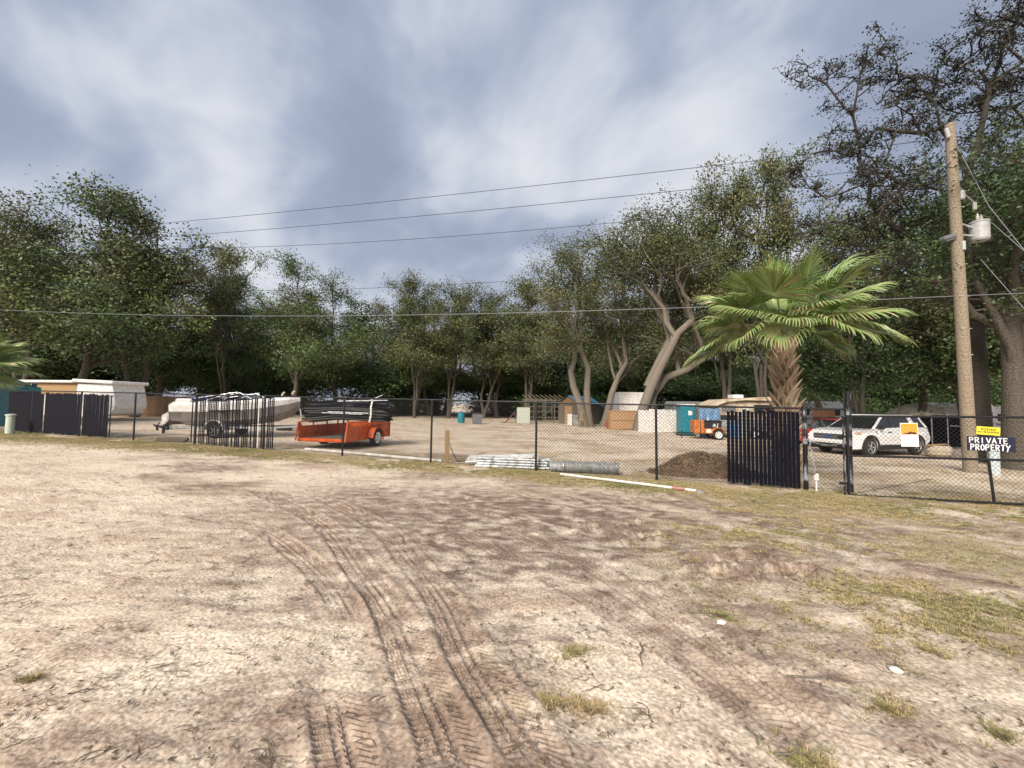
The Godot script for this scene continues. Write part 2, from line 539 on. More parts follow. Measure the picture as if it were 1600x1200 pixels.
				for q in hits:
					var o: float = (x - q[0]) * q[1]
					var hw: float = q[3]
					if absf(o) < hw * 2.0:
						var on: float = smoothstep(hw * 1.08, hw * 0.86, absf(o)) * q[4]
						on *= clampf(0.75 + p * 1.2 + r * 0.9 + f * 0.8, 0.0, 1.0)
						var lip: float = smoothstep(hw * 0.35, 0.0, absf(absf(o) - hw * 1.2)) * q[4]
						# chevron lugs either side of a ribbed middle
						var ao := absf(o) / hw
						var s: float = q[2] + absf(o) * 0.45 + (0.021 if o > 0.0 else 0.0) + f * 0.012 + l * 0.004
						var lug := smoothstep(-0.25, 0.35, sin(s * 142.0)) * smoothstep(0.30, 0.42, ao)
						var rib := smoothstep(0.0, 0.5, cos(ao * 15.0)) * smoothstep(0.5, 0.36, ao) * (0.6 + 0.4 * sin(s * 142.0))
						var up := maxf(lug, rib)
						h = lerpf(h, h * 0.45 - 0.02 + up * 0.022, on) + lip * 0.011
						# the wheels have turned up damper soil in patches along the whole band
						c = c.lerp(damp.lerp(warm, 0.35), q[4] * smoothstep(hw * 1.7, hw * 1.1, absf(o)) * clampf(0.3 + m1 * 0.7 + m2 * 0.5, 0.0, 0.7))
				if z > -8.5 and z < -2.5:
					for q in ruts:
						var pa: Vector2 = Vector2(x, z) - q[0]; var ba: Vector2 = q[1] - q[0]
						var t := clampf(pa.dot(ba) / ba.length_squared(), 0.0, 1.0)
						var dd := (pa - ba * t).length()
						if dd < q[2] * 3.0:
							var cut := smoothstep(q[2], q[2] * 0.5, dd + r * 0.03)
							var bank: float = smoothstep(q[2] * 1.4, 0.0, absf(dd - q[2] * 1.5))
							h += -0.05 * cut + bank * (0.018 + maxf(r, 0.0) * 0.05 + l * 0.03)
							c = c.lerp(damp, smoothstep(q[2] * 2.9, q[2] * 1.6, dd + m1 * 0.1) * clampf(0.5 + m1 * 0.8 + m2 * 0.5, 0.0, 0.85))
			elif absf(u) > 1.0:
				c = warm
			V[i * cols + j] = Vector3(x, base + h, z)
			C[i * cols + j] = c
	var N := PackedVector3Array(); N.resize(cols * rows)
	for i in rows:
		var i0 := maxi(i - 1, 0) * cols; var i1 := mini(i + 1, rows - 1) * cols
		for j in cols:
			var ex := V[i * cols + mini(j + 1, cols - 1)] - V[i * cols + maxi(j - 1, 0)]
			var ez := V[i0 + j] - V[i1 + j]
			N[i * cols + j] = ez.cross(ex).normalized()
	var I := PackedInt32Array(); I.resize((cols - 1) * (rows - 1) * 6)
	var k := 0
	for i in rows - 1:
		for j in cols - 1:
			var a := i * cols + j
			I[k] = a; I[k + 1] = a + cols; I[k + 2] = a + 1
			I[k + 3] = a + 1; I[k + 4] = a + cols; I[k + 5] = a + cols + 1
			k += 6
	var arr := []
	arr.resize(Mesh.ARRAY_MAX)
	arr[Mesh.ARRAY_VERTEX] = V; arr[Mesh.ARRAY_NORMAL] = N; arr[Mesh.ARRAY_COLOR] = C; arr[Mesh.ARRAY_INDEX] = I
	var am := ArrayMesh.new()
	am.add_surface_from_arrays(Mesh.PRIMITIVE_TRIANGLES, arr)
	var m := vmat(0.95)
	m.albedo_texture = noise_tex("sand", 0.06, Color(0.78, 0.76, 0.74), Color(1, 1, 1), 1024, 6, 31, 0.25, 0.7)
	m.uv1_triplanar = true; m.uv1_world_triplanar = true; m.uv1_scale = Vector3.ONE * 0.43
	m.normal_enabled = true; m.normal_texture = bump_tex("sand_bump", 0.07, 7.0, 1024, 6); m.normal_scale = 0.35
	m.specular_mode = BaseMaterial3D.SPECULAR_DISABLED
	am.surface_set_material(0, m)
	var o := MeshInstance3D.new()
	o.name = "ground"; o.mesh = am
	add_child(o)
	meta(o, "pale sandy ground with tyre tracks and damp brown patches", "", "", "structure")

func scatter(called: String, mesh: Mesh, xf: Array, cl: Array, label: String, category: String) -> void:
	var mm := MultiMesh.new()
	mm.transform_format = MultiMesh.TRANSFORM_3D
	mm.use_colors = true
	mm.mesh = mesh
	mm.instance_count = xf.size()
	for i in xf.size():
		mm.set_instance_transform(i, xf[i]); mm.set_instance_color(i, cl[i])
	var o := MultiMeshInstance3D.new()
	o.name = called; o.multimesh = mm
	add_child(o)
	meta(o, label, category, "", "stuff")

func make_grass() -> void:
	var rng := RandomNumberGenerator.new(); rng.seed = 77
	var tuft := MB.new()
	for k in 13:
		var a := rng.randf() * TAU; var ln := rng.randf_range(0.5, 1.0)
		var out := Vector3(cos(a), 0, sin(a))
		var p0 := out * rng.randf_range(0.0, 0.35)
		var tip := p0 + out * rng.randf_range(0.2, 0.8) + Vector3(0, ln * 0.8, 0)
		var mid := p0.lerp(tip, 0.5) + Vector3(0, 0.18, 0)
		var s := out.cross(Vector3.UP) * 0.045
		tuft.quad(p0 - s, p0 + s, mid + s * 0.8, mid - s * 0.8)
		tuft.tri(mid - s * 0.8, mid + s * 0.8, tip)
	var gm := tuft.mesh(M.vert)
	var xf := []; var cl := []
	var tries := 0
	while xf.size() < 60000 and tries < 420000:
		tries += 1
		var x: float; var z: float
		if tries % 5 < 2:
			x = rng.randf_range(-26, 14); z = fence_z(x) + rng.randf_range(-1.2, 3.4)
		elif tries % 5 < 4:
			z = -1.6 - pow(rng.randf(), 1.5) * 8.0; x = rng.randf_range(0.2, 1.4 * -z + 0.4)
		else:
			x = rng.randf_range(-20, 18); z = fence_z(x) - rng.randf_range(0.2, 14.0)
		var g := grassy(x, z)
		if rng.randf() > g * g * 1.15: continue
		var s := rng.randf_range(0.022, 0.06) * (1.0 + 0.4 * smoothstep(-4.0, -9.0, z))
		xf.append(Transform3D(Basis(Vector3.UP, rng.randf() * TAU).scaled(Vector3(s, s * rng.randf_range(0.3, 0.75), s)), Vector3(x, gy(x, z) - 0.008 + nz.big.get_noise_2d(x, z) * 0.03, z)))
		var dry := clampf(rng.randf() * 0.7 + nz.patch.get_noise_2d(x + 30.0, z) * 0.8 + 0.38, 0.0, 1.0)
		cl.append(Color(0.14, 0.175, 0.04).lerp(Color(0.44, 0.34, 0.18), dry) * rng.randf_range(0.75, 1.2))
	# a few stronger clumps
	for q in [[860, 1100, 0.34, 0.7], [925, 1108, 0.22, 0.85], [1125, 962, 0.3, 0.3], [50, 1062, 0.1, 0.6], [905, 1022, 0.3, 0.5], [1560, 1150, 0.4, 0.4], [1450, 1020, 0.5, 0.5], [1390, 1110, 0.5, 0.6], [700, 731, 0.5, 0.2], [1255, 1195, 0.3, 0.5]]:
		var c := gnd(q[0], q[1])
		for i in int(620 * q[2]):
			var r: float = q[2] * absf(rng.randfn(0.0, 0.5)); var a := rng.randf() * TAU
			var p := c + Vector3(cos(a) * r, 0, sin(a) * r * 0.6)
			var s := rng.randf_range(0.02, 0.065) * (1.15 - 0.5 * minf(r / q[2], 1.0))
			xf.append(Transform3D(Basis(Vector3.UP, rng.randf() * TAU).scaled(Vector3(s, s * rng.randf_range(0.35, 0.9), s)), Vector3(p.x, gy(p.x, p.z) - 0.004, p.z)))
			cl.append(Color(0.13, 0.17, 0.035).lerp(Color(0.40, 0.3, 0.16), clampf(q[3] + 0.15 + rng.randf_range(-0.4, 0.4), 0, 1)) * rng.randf_range(0.75, 1.2))
	scatter("grass", gm, xf, cl, "thin dry grass and green weeds growing in the sand", "grass")
	# dead leaves and twig bits
	var bit := MB.new()
	bit.leaf(Vector3(), Vector3(1, 0.1, 0).normalized(), Vector3(-0.1, 1, 0.1).normalized(), 1.0, 0.42)
	bit.leaf(Vector3(0.2, 0.03, 0), Vector3(0.9, 0.1, -0.4).normalized(), Vector3(0, 1, 0.2).normalized(), 1.9, 0.09)
	bit.leaf(Vector3(0.4, 0.02, 0.1), Vector3(0.5, 0.25, 0.8).normalized(), Vector3(0.1, 1, -0.3).normalized(), 0.8, 0.2)
	var bm := bit.mesh(M.vert)
	xf = []; cl = []
	tries = 0
	while xf.size() < 6000 and tries < 60000:
		tries += 1
		var z := -1.4 - pow(rng.randf(), 1.3) * 9.0; var x := rng.randf_range(-1.35, 1.3) * -z
		if nz.fine.get_noise_2d(x * 0.8, z) + nz.patch.get_noise_2d(x, z) * 0.5 < rng.randf_range(-0.25, 0.6): continue
		var s := rng.randf_range(0.012, 0.038)
		xf.append(Transform3D(Basis.from_euler(Vector3(rng.randf_range(-0.4, 0.4), rng.randf() * TAU, rng.randf_range(-0.4, 0.4))).scaled(Vector3.ONE * s), Vector3(x, gy(x, z) + nz.big.get_noise_2d(x, z) * 0.03 + 0.012, z)))
		cl.append(Color(0.1, 0.075, 0.05).lerp(Color(0.26, 0.18, 0.1), rng.randf() * rng.randf()) * rng.randf_range(0.6, 1.2))
	scatter("leaf_litter", bm, xf, cl, "small dead leaves and twig bits strewn over the sand", "leaf litter")
	# dead runners: dark wiry stems lying loose on the sand
	var wire := MB.new()
	for k in 2:
		var p := Vector3(rng.randf_range(-0.3, 0.3), 0.02, rng.randf_range(-0.25, 0.25))
		var pts := []
		var a := rng.randf_range(-0.7, 0.7)
		for i in 7:
			pts.append(p)
			a += rng.randf_range(-0.6, 0.6)
			p += Vector3(cos(a), rng.randf_range(-0.06, 0.09), sin(a)) * 0.16
			p.y = clampf(p.y, -0.01, 0.12)
		wire.tube(pts, [0.016, 0.016, 0.014, 0.013, 0.011, 0.009, 0.005], 4, false)
	var wm := wire.mesh(M.vert)
	xf = []; cl = []
	tries = 0
	while xf.size() < 650 and tries < 60000:
		tries += 1
		var z := -1.3 - pow(rng.randf(), 1.4) * 8.5; var x := rng.randf_range(-1.35, 1.0) * -z
		var want: float = nz.fine.get_noise_2d(x * 0.5 + 40.0, z * 1.1) + nz.patch.get_noise_2d(x + 9.0, z) * 0.8 - smoothstep(-0.5, 1.5, x) * 0.35
		if want < rng.randf_range(-0.6, 0.75): continue
		var s := rng.randf_range(0.06, 0.19)
		xf.append(Transform3D(Basis.from_euler(Vector3(0, rng.randfn(0.35, 0.7) + (PI if rng.randf() < 0.5 else 0.0), 0)).scaled(Vector3(s, s, s)), Vector3(x, gy(x, z) + nz.big.get_noise_2d(x, z) * 0.03 + 0.006, z)))
		cl.append(Color(0.10, 0.078, 0.06).lerp(Color(0.2, 0.15, 0.11), rng.randf()) * rng.randf_range(0.6, 1.2))
	scatter("dead_grass_runners", wm, xf, cl, "dark wiry dead grass stems lying on the sand", "dead grass")

# ---------------------------------------------------------------- trees
func wander(rng: RandomNumberGenerator, a: Vector3, ctrl: Vector3, b: Vector3, m: int, amp: float) -> Array:
	var out := []
	var drift := Vector3()
	for i in m + 1:
		var t := float(i) / m
		var p := a.lerp(ctrl, t).lerp(ctrl.lerp(b, t), t)
		if i > 0 and i < m: drift = drift * 0.6 + Vector3(rng.randf_range(-1, 1), rng.randf_range(-0.7, 0.7), rng.randf_range(-1, 1)) * amp
		out.append(p + (drift if i > 0 else Vector3()) * (1.0 if i < m else 0.6))
	return out

func taper(r0: float, r1: float, m: int) -> Array:
	var out := []
	for i in m: out.append(lerpf(r0, r1, float(i) / (m - 1)))
	return out

# leaves of one clump, with a few twigs; green is the clump's own tint
func clump(rng: RandomNumberGenerator, wood: MB, crown: MB, root: Vector3, ctr: Vector3, rad: float, count: int, size: float, pal: Array) -> void:
	var tint: Color = pal[rng.randi() % pal.size()]
	var ends := []
	for k in 4:
		var e := ctr + Vector3(rng.randfn(0, 0.5), rng.randfn(0.12, 0.34), rng.randfn(0, 0.5)) * rad
		wood.tube([root, root.lerp(e, 0.5) + Vector3(0, rng.randf_range(-0.1, 0.1), 0), e], [0.02, 0.013, 0.005], 3, false)
		ends.append(e)
	for k in count:
		var e: Vector3 = ends[k % 4]
		var o := Vector3(rng.randfn(0, 0.34), rng.randfn(0, 0.2), rng.randfn(0, 0.34)) * rad
		var p := e + o if k % 3 else ctr + o * 1.7
		var d := (Vector3(rng.randfn(), rng.randfn() * 0.6, rng.randfn()) + o.normalized() * 0.6).normalized()
		var nr := (Vector3(rng.randfn(), rng.randfn() + 0.9, rng.randfn())).normalized()
		nr = (nr - d * nr.dot(d)).normalized()
		var s := size * rng.randf_range(0.65, 1.25)
		crown.col = tint * rng.randf_range(0.65, 1.35)
		crown.leaf(p, d, nr, s, s * 0.48)

const GREENS := [Color(0.075, 0.127, 0.034), Color(0.096, 0.150, 0.042), Color(0.065, 0.107, 0.034), Color(0.137, 0.169, 0.049), Color(0.091, 0.114, 0.044)]
const OLIVES := [Color(0.100, 0.125, 0.044), Color(0.122, 0.138, 0.051), Color(0.082, 0.110, 0.038), Color(0.134, 0.128, 0.054), Color(0.069, 0.100, 0.033)]
const DEEP := [Color(0.050, 0.094, 0.027), Color(0.065, 0.112, 0.034), Color(0.043, 0.075, 0.025)]

# trunks: arrays of points from the foot; o holds h (height), spread, limbs, clumps, leaves, size, low (lowest crown share), pal
func grow_oak(root: Node3D, sd: int, trunks: Array, r0: float, o: Dictionary) -> void:
	var rng := RandomNumberGenerator.new(); rng.seed = sd
	var wood := MB.new(); var crown := MB.new(); var twig := MB.new()
	var H: float = o.h; var S: float = o.spread
	var limbs: int = o.get("limbs", 8)
	var pal: Array = o.get("pal", GREENS)
	var low: float = o.get("low", 0.35)
	for ti in trunks.size():
		var tp: Array = trunks[ti]
		var m := tp.size()
		var rr := []
		for i in m: rr.append(lerpf(r0, r0 * 0.5, float(i) / (m - 1)) * (1.3 if i == 0 else 1.0))
		var flare: Array = tp.duplicate()
		wood.tube(flare, rr, 9, true)
		var top: Vector3 = tp[m - 1]
		var lean: Vector3 = Vector3(top.x, 0, top.z) * 0.5
		var nl := maxi(3, limbs / trunks.size())
		var a0 := rng.randf() * TAU
		for k in nl:
			var f := rng.randf_range(0.55, 1.0) if k > 1 else 1.0
			var fi := f * (m - 1)
			var st: Vector3 = tp[int(fi)].lerp(tp[mini(int(fi) + 1, m - 1)], fi - int(fi))
			var az := a0 + TAU * k / nl + rng.randf_range(-0.4, 0.4)
			var lvl := rng.randf()
			var rad := S * rng.randf_range(0.55, 0.95) * sqrt(maxf(0.08, 1.0 - pow(lvl, 2.2)))
			var e := Vector3(cos(az) * rad, H * lerpf(low + 0.08, 0.93, lvl), sin(az) * rad) + lean
			if k == 0: e = Vector3(rng.randf_range(-0.2, 0.2) * S, H * 0.94, rng.randf_range(-0.2, 0.2) * S) + lean
			var ctrl := st.lerp(e, 0.45) + Vector3(0, (e.y - st.y) * rng.randf_range(-0.05, 0.3) + 0.3, 0)
			var lp := wander(rng, st, ctrl, e, 8, 0.03 * H * 0.5)
			wood.tube(lp, taper(r0 * rng.randf_range(0.36, 0.5), 0.03, 9), 6, false)
			var nsec: int = o.get("secs", 6)
			for s in nsec:
				var q := lerpf(0.3, 1.0, (s + rng.randf()) / nsec) * 8.0
				var qi := mini(int(q), 7)
				var sp: Vector3 = lp[qi].lerp(lp[qi + 1], clampf(q - qi, 0, 1))
				var dir := (Vector3(rng.randfn(), rng.randfn() * 0.45 + 0.25, rng.randfn()) + (sp - Vector3(lean.x, H * 0.5, lean.z)).normalized() * 0.8).normalized()
				var ln := H * rng.randf_range(0.10, 0.21)
				var se := sp + dir * ln
				se.y = clampf(se.y, H * low * 0.75, H)
				var bp := wander(rng, sp, sp.lerp(se, 0.5) + Vector3(0, ln * 0.12, 0), se, 4, 0.018 * H * 0.5)
				wood.tube(bp, taper(0.045 * H / 12.0, 0.014, 5), 4, false)
				var nc: int = o.get("clumps", 4)
				for ck in nc:
					var w := lerpf(0.35, 1.0, (ck + rng.randf() * 0.9) / nc) * 4.0
					var wi := mini(int(w), 3)
					var cp: Vector3 = bp[wi].lerp(bp[wi + 1], clampf(w - wi, 0, 1))
					var cc := cp + Vector3(rng.randfn(0, 0.35), rng.randfn(0.15, 0.25), rng.randfn(0, 0.35)) * H / 12.0
					clump(rng, twig, crown, cp, cc, rng.randf_range(0.55, 1.05) * H / 12.0 * o.get("fat", 1.0), o.get("leaves", 95), o.get("size", 0.18), pal)
	var w := part(root, "trunk", wood, M.bark_pale if o.get("pale", false) else M.bark)
	part(w, "twigs", twig, M.bark).set_meta("kind", "stuff")
	part(root, "crown", crown, M.leaf)

func stem(rng: RandomNumberGenerator, h: float, lean: Vector2) -> Array:
	var out := []
	var x := Vector2()
	for i in 6:
		var t := i / 5.0
		if i > 0: x += lean * 0.2 + Vector2(rng.randfn(0, 0.07), rng.randfn(0, 0.07)) * h * 0.35
		out.append(Vector3(x.x, t * h - (0.25 if i == 0 else 0.0), x.y))
	return out

var kinds := []
func make_kinds() -> void:
	var specs := [
		{"h": 12.0, "spread": 4.8, "limbs": 9, "secs": 6, "clumps": 4, "leaves": 125, "low": 0.26, "pal": GREENS, "t": 1, "r": 0.26},
		{"h": 12.0, "spread": 5.4, "limbs": 9, "secs": 6, "clumps": 4, "leaves": 125, "low": 0.3, "pal": OLIVES, "t": 2, "r": 0.2},
		{"h": 12.0, "spread": 4.2, "limbs": 9, "secs": 7, "clumps": 4, "leaves": 125, "low": 0.2, "pal": DEEP, "t": 1, "r": 0.24},
		{"h": 12.0, "spread": 3.9, "limbs": 8, "secs": 5, "clumps": 4, "leaves": 85, "low": 0.34, "pal": OLIVES, "t": 2, "r": 0.17, "fat": 0.85},
		{"h": 12.0, "spread": 5.2, "limbs": 10, "secs": 6, "clumps": 4, "leaves": 120, "low": 0.36, "pal": OLIVES, "t": 3, "r": 0.16},
	]
	for i in specs.size():
		var rng := RandomNumberGenerator.new(); rng.seed = 300 + i
		var n := Node3D.new()
		var ts := []
		for k in specs[i].t: ts.append(stem(rng, 3.6 + rng.randf() * 0.8, Vector2(rng.randfn(0, 0.5), rng.randfn(0, 0.5))))
		grow_oak(n, 100 + i, ts, specs[i].r, specs[i])
		kinds.append(n)

func plant_tree(kind: int, px: float, z: float, top_py: float, wide: float, turn: float, label: String, group := "") -> Node3D:
	var p := on_ground(px, z)
	var H := at(px, top_py, z).y - p.y
	var o: Node3D = kinds[kind].duplicate()
	o.name = numbered("oak_tree")
	add_child(o, true)
	var s := H / 12.0
	o.transform = Transform3D(Basis(Vector3.UP, turn).scaled_local(Vector3(s * wide, s, s * wide)), p)
	meta(o, label, "tree", group)
	return o

func px_path(pts: Array, z0: float, z1: float, foot: Vector3) -> Array:
	var out := []
	for i in pts.size():
		var z := lerpf(z0, z1, float(i) / maxi(1, pts.size() - 1))
		out.append(at(pts[i][0], pts[i][1], z) - foot)
	return out

# openings where the bright sky shows low between the trunks
func gap(px: float) -> bool:
	return (px > 245.0 and px < 312.0) or (px > 480.0 and px < 568.0) or (px > 700.0 and px < 735.0)

func make_trees() -> void:
	make_kinds()
	var back := "dark oak in the dense back row of the grove"
	var rows := [
		[0, 112, 31.0, 286, 0.95, 0.3, "tall spreading oak rising behind the white camper"],
		[1, 18, 34.0, 338, 0.9, 1.9, "broad oak behind the blue tarp"],
		[3, 212, 34.0, 318, 1.0, 2.6, "airy oak between the white camper and the plank fence"],
		[2, 250, 42.0, 400, 1.0, 4.0, "dense dark oak behind the plank fence"],
		[3, 352, 41.0, 380, 0.62, 0.9, "slim open-topped oak behind the boat's stern"],
		[2, 345, 44.0, 440, 0.95, 5.1, "low dark oak under the slim open-topped one"],
		[0, 452, 40.0, 402, 0.85, 1.2, "full green oak behind the bow of the boat"],
		[0, 530, 46.0, 445, 0.9, 3.3, "rounded green oak behind the orange trailer"],
		[4, 648, 45.0, 445, 0.85, 0.6, "oak with thin stems behind the leaning wooden stake"],
		[1, 700, 47.0, 452, 0.8, 2.2, "oak standing behind the teal barrel"],
		[3, 755, 49.0, 458, 1.0, 4.4, "pale open oak behind the dark rubbish bin"],
		[4, 825, 46.0, 445, 0.9, 5.2, "oak shading the timber frame shed"],
		[1, 1130, 33.0, 298, 0.62, 0.4, "tall olive oak behind the teal portable toilet"],
		[4, 1195, 30.0, 268, 0.62, 2.9, "tallest oak directly behind the fan palm"],
		[2, 1290, 31.0, 395, 0.9, 1.1, "dense oak behind the rusty panels"],
		[1, 1350, 28.0, 330, 0.8, 3.6, "oak behind the white sport utility vehicle"],
		[0, 1430, 30.0, 345, 0.85, 0.2, "oak behind the pale canopy tent"],
		[2, 1510, 27.0, 320, 0.85, 2.0, "dense oak behind the utility pole"],
		[1, 1600, 25.0, 300, 0.8, 5.0, "oak behind the thick rough trunk"],
	]
	for r in rows: plant_tree(r[0], r[1], r[2], r[3], r[4], r[5], r[6])
	var rng := RandomNumberGenerator.new(); rng.seed = 9
	var px := -160.0
	var k := 0
	while px < 1780.0:
		plant_tree([2, 0, 4, 1, 2][k % 5], px, rng.randf_range(50, 58), rng.randf_range(462, 496) if px > 240.0 else 420.0, rng.randf_range(1.15, 1.4), rng.randf() * TAU, back, "back row of oaks") if not gap(px) else null
		px += rng.randf_range(44, 60); k += 1
	px = -160.0
	while px < 1780.0:
		plant_tree(2, px, rng.randf_range(62, 72), rng.randf_range(495, 530), rng.randf_range(1.5, 1.9), rng.randf() * TAU, "low spreading oak filling the gaps behind the grove", "farthest oaks") if not gap(px) else null
		px += rng.randf_range(48, 64)
	for q in [[-90, 36.0, 360, "outlying oak beyond the blue tarp shelter"], [1700, 26.0, 300, "olive oak past the thick rough trunk"], [1790, 22.0, 260, "outermost oak past the far end of the gate"]]:
		plant_tree(1, q[0], q[1], q[2], 0.9, rng.randf() * TAU, q[3])
	# the oaks whose grey trunks show
	var f := gnd(919, 667)
	var t := thing("oak_tree", "oak with two pale forked trunks beside the blue-roofed shed", "tree", f)
	grow_oak(t, 41, [px_path([[920, 668], [918, 640], [917, 610], [919, 575], [908, 548], [904, 525]], 35.2, 35.0, f), px_path([[914, 668], [906, 630], [896, 604], [892, 580], [899, 558], [893, 535]], 35.0, 34.6, f)], 0.36, {"pale": true, "h": 16.2, "spread": 5.6, "limbs": 10, "secs": 6, "clumps": 4, "leaves": 125, "low": 0.36, "pal": OLIVES})
	f = gnd(944, 668)
	t = thing("oak_tree", "oak with a single leaning grey trunk beside the tan wooden bin", "tree", f)
	grow_oak(t, 42, [px_path([[944, 669], [949, 645], [956, 615], [966, 588], [979, 566]], 36.0, 35.0, f)], 0.36, {"pale": true, "h": 14.5, "spread": 4.0, "limbs": 7, "secs": 5, "clumps": 4, "leaves": 80, "low": 0.4, "pal": OLIVES})
	f = gnd(1000, 674)
	t = thing("oak_tree", "big oak with thick leaning double trunk beside the white panels", "tree", f)
	grow_oak(t, 43, [px_path([[998, 677], [1003, 645], [1016, 608], [1031, 575], [1047, 545], [1060, 520], [1082, 500]], 31.0, 29.0, f), px_path([[1010, 676], [1012, 648], [1021, 615], [1040, 590], [1072, 578], [1100, 560]], 31.2, 31.0, f), px_path([[1016, 606], [1036, 556], [1048, 530], [1040, 500], [1030, 478]], 30.6, 30.2, f)], 0.42, {"pale": true, "h": 15.8, "spread": 5.2, "limbs": 14, "secs": 6, "clumps": 4, "leaves": 120, "low": 0.4, "pal": OLIVES})
	make_big_oak()
	# undergrowth
	var bush := Node3D.new()
	rng.seed = 55
	var wood := MB.new(); var crown := MB.new()
	for c in 26:
		var a := rng.randf() * TAU; var rr := rng.randf_range(0.1, 1.0)
		clump(rng, wood, crown, Vector3(rr * 0.3 * cos(a), 0.0, rr * 0.3 * sin(a)), Vector3(rr * cos(a), rng.randf_range(0.4, 1.7), rr * sin(a)), 0.7, 60, 0.17, DEEP)
	part(bush, "stem", wood, M.bark); part(bush, "foliage", crown, M.leaf)
	for i in 110:
		var bpx := -120.0 + i * 16.7 + rng.randf_range(-10, 10)
		if gap(bpx): continue
		var o: Node3D = bush.duplicate()
		o.name = numbered("shrub"); add_child(o, true)
		var p := on_ground(bpx, rng.randf_range(47, 66))
		o.transform = Transform3D(Basis(Vector3.UP, rng.randf() * TAU).scaled(Vector3(1.9, 1.55, 1.9) * rng.randf_range(0.85, 1.5)), p)
		meta(o, "dark leafy shrub growing under the oaks", "shrub", "undergrowth shrubs")
	bush.free()
	for kd in kinds: kd.free()

